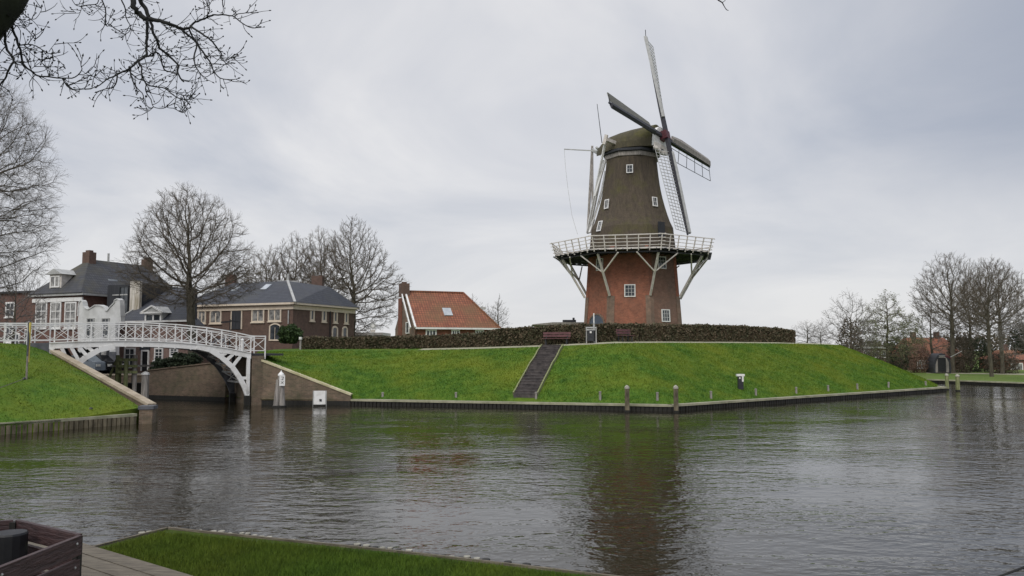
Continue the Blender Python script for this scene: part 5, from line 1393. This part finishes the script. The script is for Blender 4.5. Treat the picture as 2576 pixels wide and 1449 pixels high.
# ------------------------------------------------------------ things on the rampart
def ground_at(u,k=0.0):
    """point on the crest path near pixel column u, k metres beyond the crest"""
    for r0_,r1_ in zip(g1[:-1],g1[1:]):
        a=r0_[-5];b_=r1_[-5]; d0=(r0_[-3]-r0_[-5]); d0.z=0; d0.normalize(); d1=(r1_[-3]-r1_[-5]); d1.z=0; d1.normalize()
        A=a+d0*k; B_=b_+d1*k; ua=CU+F*A.x/A.y; ub=CU+F*B_.x/B_.y
        if ua<=u<=ub and ub>ua:
            t=(u-ua)/(ub-ua); p=A.lerp(B_,t); z=lerp(r0_[-4].z,r1_[-4].z,t)+.055*max(0,min(k,2.6)-.4); return Vector((p.x,p.y,z)),(B_-A).normalized()
def park_bench(u,k,wd,label,rotz=0):
    p,d=ground_at(u,k); d=V2(d.x,d.y).normalized(); n=V2(d.y,-d.x)
    if n.y>0: n=-n
    o=thing('park_bench',p,label,'bench','maroon benches along the hedge')
    s=MB(); 
    for i in range(3): s.box(p+n*(.05+i*.15)+UP*.46,d*wd/2,n*.06,UP*.02)
    s.build('seat','maroon',o)
    bk=MB()
    for i in range(2): bk.box(p-n*.1+UP*(.66+i*.2),d*wd/2,n*.02,UP*.08)
    bk.build('backrest','maroon',o)
    for sg in (-1,1):
        l=MB(); q=p+d*sg*(wd/2-.25); l.bar(q+n*.3,q+n*.3+UP*.45,.07,.07); l.bar(q-n*.1,q-n*.12+UP*.85,.07,.07); l.bar(q+n*.32+UP*.42,q-n*.12+UP*.42,.06,.06); l.build('leg','darkmetal',o)
park_bench(1400,2.3,2.1,'maroon bench against the hedge left of the litter bin')
park_bench(1570,2.3,1.5,'maroon bench against the hedge right of the litter bin, in front of the windmill')
p,d=ground_at(1487,1.9)
o=thing('litter_bin',p,'dark green litter bin in a grey frame in front of the windmill','litter bin'); d=V2(d.x,d.y).normalized(); n=V2(d.y,-d.x)
zt_=at(1487,824,p.y).z-p.z
b_=MB(); b_.box(p+UP*(zt_*.48),d*.26,n*.22,UP*zt_*.34); b_.build('bin','darkmetal',o)
f=MB()
for sg in (-1,1): f.bar(p+d*sg*.36,p+d*sg*.36+UP*zt_,.07,.07)
f.bar(p-d*.4+UP*zt_,p+d*.4+UP*zt_,.1,.1); f.box(p+UP*zt_*.86,d*.3,n*.2,UP*.05); f.build('frame','greypaint',o)
MB().box(p+UP*zt_*.7+n*.23,d*.07,n*.01,UP*.07).build('sticker','white',o)
p,d=ground_at(1494,2.2); zt_=at(1494,788,p.y).z
o=thing('pole',p,'thin white pole rising beside the litter bin in front of the windmill','pole')
MB().tube([p,Vector((p.x,p.y,zt_))],[.05,.045],8).build('shaft','white',o); MB().tube([p,p+UP*1.5],.07,8).build('sleeve','greypaint',o)
p,d=ground_at(757,2.0); zt_=at(757,851,p.y).z
o=thing('post_light',p,'short grey post with pale cap standing in front of the left hedge end','post')
MB().tube([p,Vector((p.x,p.y,zt_-.1))],.08,8).build('post','greywood',o); MB().tube([Vector((p.x,p.y,zt_-.1)),Vector((p.x,p.y,zt_+.1))],.13,8).build('cap','white',o)
# lamp right of the hedge end with its pink roofed board
p=at(1988,868,76); o=thing('street_lamp',p,'small dark street lamp standing just past the right end of the hedge','street lamp')
zt_=at(1986,833,76).z; MB().tube([p-UP*.6,Vector((p.x,p.y,zt_))],.05,6).build('pole','darkmetal',o); MB().box((p.x,p.y,zt_),(.2,0,0),(0,.2,0),(0,0,.16)).build('lamp_head','darkmetal',o)
# slope info post
pz=at(1863,978,1).z
def onbank(u,v):
    r=at(u,v,1.0)-Vector((0,0,E)); best=None; o=Vector((0,0,E))
    for r0_,r1_ in zip(g1[:-1],g1[1:]):
        for k in range(12):
            for tri in ((r0_[k],r1_[k],r1_[k+1]),(r0_[k],r1_[k+1],r0_[k+1])):
                a,b_,c=tri; n=(b_-a).cross(c-a)
                if abs(n.dot(r))<1e-9: continue
                t=(a-o).dot(n)/n.dot(r); q=o+r*t
                e=[(b_-a).cross(q-a).dot(n),(c-b_).cross(q-b_).dot(n),(a-c).cross(q-c).dot(n)]
                if min(e)>=-1e-6 and (best is None or t<best[0]): best=(t,q)
    return best[1] if best else None
q=onbank(1863,979); 
o=thing('marker_post',q,'dark post with white hooded top on the green slope','post')
h=at(1863,941,q.y).z-q.z
MB().box(q+UP*h*.45,(.17,0,0),(0,.12,0),UP*h*.46).build('post','darkmetal',o)
MB().box(q+UP*(h*.93),(.25,0,0),(0,.16,0),UP*.07).box(q+UP*(h*.7)+Vector((.12,-.14,0)),(.055,0,0),(0,.015,0),UP*h*.2).build('white_cap','white',o)
MB().box(q+UP*h*.74+Vector((-.07,-.135,0)),(.05,0,0),(0,.012,0),UP*.05).build('label_plate','white',o)
# small pale posts along the quay
first=None
def smallpost(u,vt,label,lean=0):
    for a,b_ in ((QL,QC),(QC,QR)):
        d=(b_-a).normalized(); n=V2(-d.y,d.x)
        A=a+n*.75; r=(u-CU)/F
        den=d.x-r*d.y
        t=(r*A.y-A.x)/den
        if -0.5<=t<=(b_-a).length+.5:
            p=A+d*t; p.z=.42; h=at(u,vt,p.y).z-.42; rr_=.08
            o=thing('mooring_post',p,label,'post','short pale posts along the quay edge'); 
            MB().tube([p-UP*.2,p+UP*h+Vector((lean,0,0))],[rr_,rr_*.9],8).build('post','greywood',o)
            MB().lathe(p+UP*h+Vector((lean,0,0)),[(rr_*1.12,-.03),(rr_*1.1,.02),(.03,.04)],8).build('cap','greywood',o)
            return
for u,vt,lab,le in ((965,988,'leftmost short pale post at the foot of the slope',0),(1148,988,'short pale post on the quay left of the steps',0),(1348,987,'thick pale post at the foot of the steps',.0),(1508,986,'short pale post between the steps and the quay corner',0),(1651,988,'short pale post just left of the quay corner, between two piles',0),(1785,985,'first short pale post right of the quay corner',0),(1897,979,'short pale post below the white capped marker',0),(1998,975,'third short pale post right of the quay corner',0),(2078,970,'short pale post on the right part of the quay, fourth from the corner',0),(2151,966,'short pale post, fifth right of the quay corner',0),(2228,962,'slightly leaning pale post near the right end of the quay',.05),(2322,960,'last short pale post before the quay ends at right',0)):
    smallpost(u,vt,lab,le)
def pile(u,vt,vb,r,label,mat='greywood',name='mooring_pile',cap='pilehead',group='tall wooden mooring piles in the water',dv=0):
    p=onz(u,vb,0); h=at(u,vt,p.y).z
    o=thing(name,p,label,'mooring pile',group)
    MB().tube([p-UP*1.5,p+UP*h*.5,p+UP*h],[r*1.1,r,r*.95],10).build('pile',mat,o)
    MB().lathe(p+UP*h,[(r*1.12,-.04),(r*1.1,.05),(r*.5,.14),(.02,.17)],10).build('cap',cap,o)
    MB().tube([p-UP*.4,p+UP*.12],r*1.15,10).build('wet_foot','blackwood',o)
    return o,p,h
pile(1578,976,1037,.14,'left one of the two mooring piles before the quay corner','palewood')
pile(1701,976,1038,.14,'mooring pile at the quay corner, right one of the pair','palewood')
pile(2383,944,981,.15,'green mooring pile at the right quay end, left and farther of two','greenwood')
pile(2410,946,984,.17,'green mooring pile standing free in the water, right and nearer of two','greenwood')
pile(363,941,1026,.23,'white capped grey pile beside the left wing wall',cap='white')
# dolphin of three piles with sign
p=onz(703,1024,0); zt_=at(706,936,p.y).z
o=thing('mooring_dolphin',p,'cluster of three leaning piles with white cap and small sign before the brick wall','mooring pile')
for dx,dy,tx,h in ((-.30,0,-.08,zt_*.78),(.24,.05,.05,zt_*.96),(0,.25,-.02,zt_*.85)):
    MB().tube([p+Vector((dx,dy,-1.2)),p+Vector((tx,dy*.4,h))],[.2,.16],9).build('pile','greywood',o)
tp=p+Vector((.06,0,zt_*.93)); MB().lathe(tp,[(.2,-.1),(.21,0),(.12,.1),(.03,.2),(.01,.3)],10).build('cap','white',o)
MB().lathe(p,[(.5,-.3),(.46,.1)],12).build('wet_foot','blackwood',o)
sp_=p+Vector((.20,-.22,at(711,957,p.y).z)); sg=MB(); sg.box(sp_,(.17,.02,0),(0,.012,0),(0,0,.33)); SG=sg.build('sign_board','white',o)
sm=MB(); yv=Vector((0,-.02,0))
for a,b_ in (((-.09,.23),(.09,.23)),((.09,.23),(.02,.06)),((-.08,-.04),(.09,-.2)),((.09,-.04),(-.08,-.2)),((-.08,.06),(.08,.06))):
    sm.bar(sp_+Vector((a[0],-.018,a[1])),sp_+Vector((b_[0],-.018,b_[1])),.015,.035,Vector((0,1,0)))
sm.build('sign_marks','black',SG)
# white gauge board
p=onz(804,1023,0); a=at(790,984,p.y);b_=at(817,984,p.y)
o=thing('gauge_board',p,'white board standing in the water before the brick wing wall','sign'); wd=(b_.x-a.x)/2; h=a.z
MB().box(p+UP*(.15+h)/2,(wd,.05,0),(-.0,.03,0),(0,0,(h-.1)/2)).build('board','white',o)
fr=MB()
for sg in(-1,1): fr.bar(p+Vector((sg*(wd+.03),sg*.05,-1)),p+Vector((sg*(wd+.03),sg*.05,h+.03)),.05,.1)
for z in (.62,.5,.38): fr.bar(p+Vector((-wd*.8,-.05,h*z)),p+Vector((wd*.8,.03,h*z)),.012,.03)
fr.build('frame','greypaint',o); MB().box(p+Vector((.06,-.045,h*.42)),(.07,.006,0),(0,.01,0),(0,0,.07)).build('plate','darkmetal',o)
MB().box(p+UP*.04,(wd+.05,.05,0),(0,.05,0),(0,0,.1)).build('rusty_foot','blackwood',o)
# timber jetty frame under the bridge
p=onz(322,990,0); p=Vector((at(322,880,50).x,50,0)); 
o=thing('timber_jetty',p,'old timber fender frame with platform behind the left wing wall','jetty')
def atp(u,v,Y=50): return at(u,v,Y)
zt_=atp(320,892).z
for (u,vv,Y) in ((297,893,49.8),(318,905,49.6),(341,893,49.8),(302,900,51.6),(338,897,51.6)):
    t_=atp(u,vv,Y); MB().tube([Vector((t_.x,Y,-1)),t_],.13,8).build('pile','greenwood' if u<330 else 'greywood',o)
mb=MB()
for v_ in (905,921,936): mb.bar(atp(294,v_,49.6),atp(345,v_,49.6),.1,.16)
mb.bar(atp(270,990-28,49.9),atp(297,897,49.9),.1,.12)
mb.build('rail','greenwood',o)
MB().box((p.x,50.7,atp(320,921,50).z),(.9,0,0),(0,1.0,0),(0,0,.05)).build('platform','greywood',o)
MB().box((p.x,51,.8),(.6,0,0),(0,.6,0),(0,0,.7)).build('timber_core','blackwood',o)
# cars by the garage
def car(u,Y,label,mat,flip=1):
    p=at(u,900,Y); p.z=SZ+.004; o=thing('parked_car',p,label,'car','cars parked in front of the garage'); x=tf*1.0; y=-nf
    prof2=[(-2.1,.25),(-2.15,.6),(-1.95,.85),(-1.1,.95),(-.45,1.42),(.95,1.45),(1.7,1.0),(2.1,.9),(2.15,.3)]
    MB().prism([p+x*(a*flip)+UP*b_-y*.8 for a,b_ in prof2],y*1.6).build('body',mat,o)
    g=[(-.95,.97),(-.42,1.36),(.9,1.38),(1.45,1.0)]; MB().prism([p+x*(a*flip)+UP*b_-y*.815 for a,b_ in g],y*1.63).build('window','glass',o)
    for a in (-1.35,1.3):
        for s_ in (-.82,.62): MB().tube([p+x*a*flip+y*s_+UP*.32,p+x*a*flip+y*(s_+.2)+UP*.32],.32,12).build('wheel','tyre',o)
    for s_ in (-.55,.55): MB().box(p+x*(2.15*flip)+y*s_+UP*.68,x*.03,y*.18,UP*.09).build('headlight','lampglass',o)
car(214,61.6,'grey blue car parked behind the left end of the bridge','carblue'); 
car(243,62.4,'black car parked right in front of the garage door','cardark')
# poles at the left
p=onz(62,1047,.45); zt_=at(73,812,p.y).z
tpp=at(73,812,p.y+2.6)
o=thing('striped_pole',p,'tall grey pole on the left slope with a yellow section at its top','pole')
md=p.lerp(tpp,.62)
MB().tube([p,md],[.055,.045],7).build('shaft','bark_light',o); MB().tube([md,tpp],[.045,.05],7).build('upper_shaft','darkboard',o)
MB().tube([at(70.5,912,tpp.y-.7),at(76.5,812,tpp.y-.1)],.055,7).build('yellow_section','yellow',o)
MB().tube([at(61,953,p.y+.9),at(-40,990,p.y-4)],.018,5).build('guy_rope','bark_light',o)
MB().ball(at(61,953,p.y+.9),.08).build('clamp','darkmetal',o)
p=onz(221,1046,.5); p.y+=.25
o=thing('iron_bollard',p,'small dark iron bollard on the coping of the left quay','bollard'); h=at(221,1029,p.y).z-p.z
MB().tube([p,p+UP*h],[.07,.055],8).build('shaft','darkmetal',o); MB().box(p+UP*.03,(.22,0,0),(0,.15,0),(0,0,.03)).build('base','greypaint',o); MB().ball(p+UP*h,.09).build('knob','darkmetal',o)
# round traffic sign seen from behind
p=at(938,848,95); zt_=at(938,820,95).z; o=thing('traffic_sign',p-UP*1,'round grey traffic sign on a pole between the two brick houses','sign')
MB().tube([p-UP*1,Vector((p.x,p.y,zt_))],.05,6).build('pole','greypaint',o)
c=Vector((p.x,p.y-.06,zt_)); MB().tube([c,c+Vector((0,.03,0))],.36,16).build('sign_disc','greypaint',o)
MB().tube([c+Vector((0,-.02,0)),c+Vector((0,-.001,0))],.2,16).build('sign_face','white',o); MB().box(c-UP*.6,(.28,0,0),(0,.02,0),(0,0,.16)).build('sub_plate','offwhite',o)
# street sign with arms before the long building
p=at(578,850,64); p.z=2.2; o=thing('signpost',p,'dark signpost with two arms in front of the long brick building','sign')
zt_=at(578,803,64).z; MB().tube([p,Vector((p.x,64,zt_))],.05,6).build('pole','darkmetal',o)
MB().bar(at(556,811,63.9),at(578,809,64),.04,.12).bar(at(578,807,64.1),at(603,810,64.2),.04,.12).build('sign_arm','darkmetal',o)
# white posts / bicycle at the right bridge end
def bike(u,Y,label):
    p=at(u,880,Y); p.z=dz(S1)+.0; o=thing('parked_bicycle',p,label,'bicycle'); x=V2(.82,.57)
    def ring(c,r): 
        return [c+x*r*math.cos(a)+UP*r*math.sin(a) for a in [2*math.pi*i/14 for i in range(15)]]
    c1=p+x*-.52+UP*.34; c2=p+x*.52+UP*.34
    for c in (c1,c2):
        wb=MB().tube(ring(c,.33),.02,5,False).build('wheel','tyre',o)
    f=MB(); bbq=p+UP*.3+x*-.05; st_=p+UP*.85+x*-.2; hd_=p+UP*.85+x*.35
    for a,b_ in ((bbq,st_),(bbq,hd_),(st_,hd_),(c1,st_),(c1,bbq),(c2,hd_),(hd_,hd_+UP*.15)): f.tube([a,b_],.02,5)
    f.build('frame','carblue',o); MB().box(st_+UP*.08,x*.13,V2(-x.y,x.x)*.07,UP*.03).build('saddle','black',o)
    MB().bar(hd_+UP*.15-V2(-x.y,x.x)*.28,hd_+UP*.15+V2(-x.y,x.x)*.28,.03,.03).build('handlebar','darkmetal',o)
bike(549,51.6,'pale blue bicycle leaning at the right end of the bridge railing')
p=at(609,890,55); p.z=3.4; o=thing('white_bollard',p,'white bollard post seen through the right end of the bridge railing','bollard'); MB().tube([p,p+UP*.85],.11,8).build('shaft','white',o); MB().ball(p+UP*.87,.12).build('knob','white',o)
p=bp(S1+1.1,3.1,-.1); 
# ------------------------------------------------------------ near bank details
def edge_beam(pts,z,w,h,mat):
    mb=MB()
    for a,b_ in zip(pts[:-1],pts[1:]): mb.bar(Vector((a.x,a.y,z)),Vector((b_.x,b_.y,z)),w,h)
    return mb
o=thing('timber_edging',N1,'narrow timber edging with pale pile heads along the near bank','edging')
off_=lambda p,d:p
e=edge_beam([NL,N0,N1,N2,N3,N4],.60,.045,.07,'coping_wood').build('edging_board','deck',o)
wl_=MB()
for a,b_ in ((N0,N1),(N1,N2),(N2,N3)):
    d=(b_-a); L=d.length; d.normalize(); n=V2(-d.y,d.x)
    if n.y<0:n=-n
    wl_.bar(Vector((a.x,a.y,.46))+n*.25,Vector((b_.x,b_.y,.46))+n*.25,.06,.08)
wl_.build('outer_board','blackwood',o)
idxp=0
for a,b_,dens in ((N0,N1,.3),(N1,N2,.5),(N2,N3,.12)):
    d=(b_-a); L=d.length; d.normalize(); n=V2(-d.y,d.x)
    if n.y<0:n=-n
    t=.1
    while t<L:
        p=a+d*t+n*.16; p.z=0; r=R.uniform(.045,.065)
        pale=R.random()<dens
        pm=MB(); zt_=.60+R.uniform(-.03,.015)
        pm.tube([Vector((p.x,p.y,-.5)),Vector((p.x,p.y,zt_))],r,8); q=pm.build('pile','blackwood',o)
        if pale: MB().tube([Vector((p.x,p.y,zt_+.002)),Vector((p.x,p.y,zt_+.018))],r*.9,8).build('pile_head','pilehead',q)
        t+=r*2+R.uniform(.02,.05)
# deck
dk0=onz(205,1377,.66); dk1=onz(440,1449,.66); dd_=(dk1-dk0); dd_.normalize(); dn_=V2(-dd_.y,dd_.x)
if dn_.x>0: dn_=-dn_
o=thing('wooden_deck',(dk0.x,dk0.y,.6),'weathered plank deck with slatted seat corner at the bottom left','deck')
for i in range(9):
    c0_=dk0+dn_*(i*.31)-dd_*1.2; c1_=dk1+dn_*(i*.31)+dd_*3.0
    MB().bar(Vector((c0_.x,c0_.y,.70))+dn_*.14,Vector((c1_.x,c1_.y,.70))+dn_*.14,.285,.06).build('plank','deck',o)
# hexagonal slatted enclosure
zt_=.73+.92
C=onz(196,1343,zt_); Fr=onz(50,1316,zt_); Nr=onz(0,1419,zt_)
dA=(Fr-C).normalized(); dB=(Nr-C).normalized(); print('seat',C,Fr,Nr,(Fr-C).length,(Nr-C).length,math.degrees(dA.angle(dB)))
o=thing('slatted_enclosure',(C.x-1,C.y-.6,.73),'dark brown slatted wooden enclosure with open top standing on the plank deck','planter')
Ls=1.35; corners=[C]; 
# regular hexagon on the left of C built from the near side direction
ang=math.atan2(dB.y,dB.x); pts_h=[V2(C.x,C.y)]
dcur=V2(math.cos(ang),math.sin(ang))
for i in range(5):
    pts_h.append(pts_h[-1]+dcur*Ls); dcur=V2(dcur.x*math.cos(-math.pi/3)-dcur.y*math.sin(-math.pi/3),dcur.x*math.sin(-math.pi/3)+dcur.y*math.cos(-math.pi/3))
ctr=sum(pts_h,Vector())/6
for i in range(6):
    a=pts_h[i];b_=pts_h[(i+1)%6]; d=(b_-a).normalized(); n=V2(-d.y,d.x)
    if n.dot(a-ctr)<0:n=-n
    for j in range(4):
        z=zt_-.11-j*.245; fl=.06*(3-j)/3
        mb=MB(); A=Vector((a.x,a.y,z))+n*(fl*.5)+d*.012; B_=Vector((b_.x,b_.y,z))+n*(fl*.5)-d*.012; mb.bar(A,B_,.05,.2)
        sl=mb.build('slat','benchwood',o)
        if i in(0,5):
            for (e_,sg) in ((A+d*.09,1),(B_-d*.09,1)):
                MB().ball(e_+n*.027+UP*.03,.014).build('bolt','greypaint',sl)
    MB().bar(Vector((a.x,a.y,.7))*1.0,Vector((a.x,a.y,zt_-.03)),.07,.07).build('corner_post','blackwood',o)
bin_c=ctr.lerp(pts_h[0],-.05); bq=at(26,1350,8.9); o2=thing('inner_bin',(bq.x,bq.y,.73),'black container standing inside the slatted enclosure','container')
MB().lathe((bq.x,bq.y,.73),[(.17,0),(.17,.86),(.16,.88),(.02,.885)],14).build('body','black',o2)
# small dark branch at the bottom right corner
p0=Vector((5.2,8.4,1.0)); 
tw_=MB(); a=at(2500,1455,9.0); b_=at(2590,1422,9.6); c=at(2660,1405,9.9); tw_.tube([a-Vector((.4,.2,.35)),a,b_,c],[.008,.012,.016,.02],5)
tw_.tube([c,c+Vector((.6,-.3,-1.2)),Vector((c.x+.9,c.y-.8,.0))],[.02,.03,.04],5)
q=tw_.build('fallen_branch','nearbark'); tag(q,'thin dark branch poking over the water in the bottom right corner','branch')
# ------------------------------------------------------------ overhead tree
def cb_(pts,dx=0):
    return [((400*1.0+(x+dx)/3.2935)/1.4907,(y/3.2935)/1.4907) for x,y in pts]
def cB(pts): return [((x/3.294)/1.4907,(y/3.294)/1.4907) for x,y in pts]
K=1/(3.2935*1.4907)
ot=thing('overhanging_tree',(-9.5,5.5,.6),'nearby bare tree whose dark budding branches hang into the top left of the picture','tree')
LI=[(cb_([(300,-300),(310,-60),(340,80),(400,180),(500,240)]),30,26,7.6),(cb_([(330,-250),(380,-60),(430,30),(490,130),(520,220)]),24,20,7.7),
(cb_([(510,230),(620,250),(740,290),(860,330),(940,358),(1020,345)]),22,14,7.7),
(cb_([(1020,345),(1070,285),(1150,255),(1230,220),(1330,185),(1470,185),(1580,210),(1680,290),(1800,345),(1880,335)]),11,4,7.8),
(cb_([(1580,210),(1620,170),(1710,160),(1760,110),(1770,70)]),5,3,7.9),(cb_([(1230,220),(1250,180),(1270,120),(1240,50),(1220,-60)]),6,3,7.8),(cb_([(1420,185),(1440,120),(1430,30),(1430,-60)]),4,3,7.8),
(cb_([(1030,320),(1180,420),(1280,490),(1350,570),(1420,670),(1400,710),(1450,755),(1520,720),(1570,680)]),11,3,7.6),
(cb_([(1020,350),(1060,450),(1130,550),(1220,680),(1300,690),(1420,690)]),10,5,7.9),
(cb_([(930,370),(1040,460),(1110,550),(1080,700),(1090,800),(1130,870),(1210,955),(1310,900)]),11,3,7.7),
(cb_([(1130,560),(1220,690),(1290,790),(1320,880),(1400,960),(1520,985),(1620,970)]),10,3,7.8),
(cb_([(495,240),(500,400),(492,560),(495,690)]),17,12,7.6),
(cb_([(495,690),(400,750),(300,830),(130,920),(0,985),(-117,1070)]),13,5,7.5),
(cb_([(545,240),(560,370),(610,490),(660,590),(760,690),(880,800),(870,880),(910,960),(940,1000)]),15,7,7.8),
(cb_([(495,690),(560,690),(600,640),(660,680),(680,760),(710,860),(790,890),(860,910)]),10,6,7.6),
(cb_([(390,780),(430,830),(440,920),(490,1040),(600,1070),(720,1090),(830,1180),(930,1225),(1060,1220),(1140,1160)]),9,4,7.5),
(cb_([(300,850),(290,890),(350,1060),(440,1150),(450,1220),(400,1240)]),8,3,7.4),(cb_([(490,1040),(480,1130),(550,1230),(580,1320),(700,1340),(745,1310)]),6,3,7.4),
(cb_([(860,1210),(840,1310),(880,1370),(940,1380),(980,1350)]),4,3,7.4),(cb_([(130,920),(120,1010),(80,1080),(0,1095),(-120,1135)]),8,4,7.5),
(cb_([(130,-200),(170,-40),(230,110),(240,220),(300,350),(200,450)]),9,3,7.9),(cb_([(290,890),(380,970),(460,1000)]),6,4,7.5),(cb_([(580,1320),(500,1380),(430,1325)]),3,2,7.4),
(cB([(860,-60),(930,60),(1000,80),(990,150),(940,160),(880,105)]),4,2,8.0),(cB([(1230,-60),(1300,100),(1300,290),(1340,320),(1400,255)]),8,3,8.0),(cB([(1000,80),(1100,60),(1200,45),(1230,-60)]),6,4,8.0),
(cB([(65,120),(60,400),(70,570),(150,700),(170,760),(100,870),(60,980),(-30,1080)]),15,8,6.6),
(cB([(190,60),(150,250),(160,370),(220,530),(260,650),(280,780),(380,870),(470,940),(600,950),(770,965),(930,950),(1010,870),(1000,800),(1020,700)]),15,3,6.8),
(cB([(770,965),(870,1100),(1120,1090),(1200,1060)]),6,2,6.9),(cB([(240,560),(400,550),(530,620),(600,660),(640,660)]),7,3,6.8),(cB([(310,570),(400,670),(510,740),(560,720)]),4,2,6.8),
(cB([(220,100),(290,170),(370,230),(440,230),(500,150),(515,90)]),5,2,6.7),(cB([(370,230),(355,320),(250,340),(180,300)]),3,2,6.7),(cB([(1010,870),(1100,930),(1300,980)]),3,3,7.2),
(cB([(600,950),(620,920),(590,840)]),3,2,6.8),(cB([(380,870),(380,760),(340,680)]),3,2,6.8),(cB([(390,850),(510,760)]),3,3,6.8),(cB([(430,540),(440,370)]),3,2,6.8),(cB([(600,640),(700,510)]),3,2,6.8),(cB([(300,850),(260,930),(230,960)]),5,3,6.8),(cB([(70,570),(-30,680)]),6,4,6.6),(cB([(165,760),(280,765)]),6,5,6.7)]
bm=MB(); bd_=MB(); Rr=random.Random(99)
def smooth3(pts,rs):
    # Catmull-Rom refine
    out=[];ro=[]
    for i in range(len(pts)-1):
        p0=pts[max(i-1,0)];p1=pts[i];p2=pts[i+1];p3=pts[min(i+2,len(pts)-1)]
        for k in range(3):
            t=k/3; q=.5*((2*p1)+(p2-p0)*t+(2*p0-5*p1+4*p2-p3)*t*t+(-p0+3*p1-3*p2+p3)*t**3)
            q=q+Vector((Rr.gauss(0,1),Rr.gauss(0,1),Rr.gauss(0,1)))*rs[i]*.25; out.append(q); ro.append(rs[i]+(rs[i+1]-rs[i])*t)
    out.append(pts[-1]); ro.append(rs[-1]); return out,ro
nb=0
def twiglet(p,d,L,r,depth=0):
    global nb
    pts=[p]; n=4; curve=Vector((Rr.uniform(-.3,.3),Rr.uniform(-.3,.3),Rr.uniform(-.1,.5)))
    for i in range(n):
        d=(d+curve*.35+Vector((Rr.gauss(0,.13),Rr.gauss(0,.13),Rr.gauss(0,.13)))).normalized(); p=p+d*L/n; pts.append(p)
    bm.tube(pts,[r,r*.85,r*.7,r*.6,r*.5],4,False)
    if depth<1:
        for _ in range(Rr.choice((0,1,1,2))):
            i=Rr.randint(1,n-1); ax=d.orthogonal().normalized(); ax=Matrix.Rotation(Rr.uniform(0,6.28),3,d)@ax
            twiglet(pts[i],(d+ax*.9).normalized(),L*Rr.uniform(.35,.6),r*.8,depth+1)
    if Rr.random()<.75:
        e=pts[-1]; bd_.tube([e-d*.002,e+d*.008,e+d*.018,e+d*.026],[r*.5,.0062,.0055,.001],5)
for pts,ra_,rb__,Y in LI:
    n=len(pts); yv=Y; P3=[];rs=[]; dr=Rr.uniform(-.12,.12)
    for i,(u,v) in enumerate(pts):
        yv=Y+dr*math.sin(i*1.1)*min(1,i*.5); P3.append(at(u,v,yv)); rs.append((ra_+(rb__-ra_)*i/(n-1))*K*Y/F*1.22)
    P3,rs=smooth3(P3,rs); bm.tube(P3,rs,7,True)
    L=sum((b_-a).length for a,b_ in zip(P3[:-1],P3[1:])); nt_=int(L/.045)
    for _ in range(nt_):
        i=Rr.randint(1,len(P3)-2) if len(P3)>3 else 1; d=(P3[i+1]-P3[i]).normalized(); ax=d.orthogonal().normalized(); ax=Matrix.Rotation(Rr.uniform(0,6.28),3,d)@ax
        if rs[i]>.02 and Rr.random()<.5: continue
        twiglet(P3[i].copy(),(d*.6+ax).normalized(),Rr.uniform(.07,.24),.0040)
    e=P3[-1]; d=(P3[-1]-P3[-2]).normalized(); bd_.tube([e,e+d*.01,e+d*.03],[.003,.009,.001],5)
    
# big mossy limb in the corner, trunk outside the frame
la_=at(-300,420,6.3); lc=at(-68,48,6.5)  # axis passes left of the visible corner
l0=Vector((-9.5,5.5,.3)); 
tr=MB(); tr.tube([l0,Vector((-9.3,5.6,2.5)),Vector((-8.8,5.8,4.6)),Vector((-7.0,6.1,5.6))],[.5,.42,.36,.32],12,True)
cnr0=at(0,60,6.6); 
axp=[Vector((-7.6,6.0,5.0)),at(-115,110,6.5),at(-10,-20,6.6),at(120,-230,7.0),at(200,-420,7.4)]
tr.tube(axp,[.34,.27,.24,.2,.15],12,True)
tr.build('trunk','mossbark',ot,smooth=True)
bm.tube([at(200,-420,7.4),cnrA:=at(*LI[0][0][0],7.6)],[.12,.05],7,True)
bm.build('branches','nearbark',ot,smooth=True); bd_.build('buds','nearbark',ot)['kind']='stuff'
# small twig at the top of the picture right of centre
tg=MB(); 
def cC(x,y): return (2600+x/12.88)/1.4907,(y/12.88)/1.4907
Yt=8.0
m=[at(*cC(x,y),Yt) for x,y in ((1000,-300),(1200,0),(1400,125),(1500,320),(1600,470),(1700,510))]
tg.tube(m,[.008,.007,.006,.004,.004,.003],6); tg.tube([at(*cC(1400,125),Yt),at(*cC(1530,30),Yt),at(*cC(1560,-300),Yt)],.0035,5)
tg.tube([m[0],at(2400/1.4907,-250,8.3),at(1300,-500,8.4),at(500,-560,7.8),at(200,-420,7.4)],[.008,.03,.05,.08,.12],6)
tg.build('twig','nearbark',ot)
print('objects',len(bpy.data.objects),'verts',sum(len(m.vertices) for m in bpy.data.meshes))
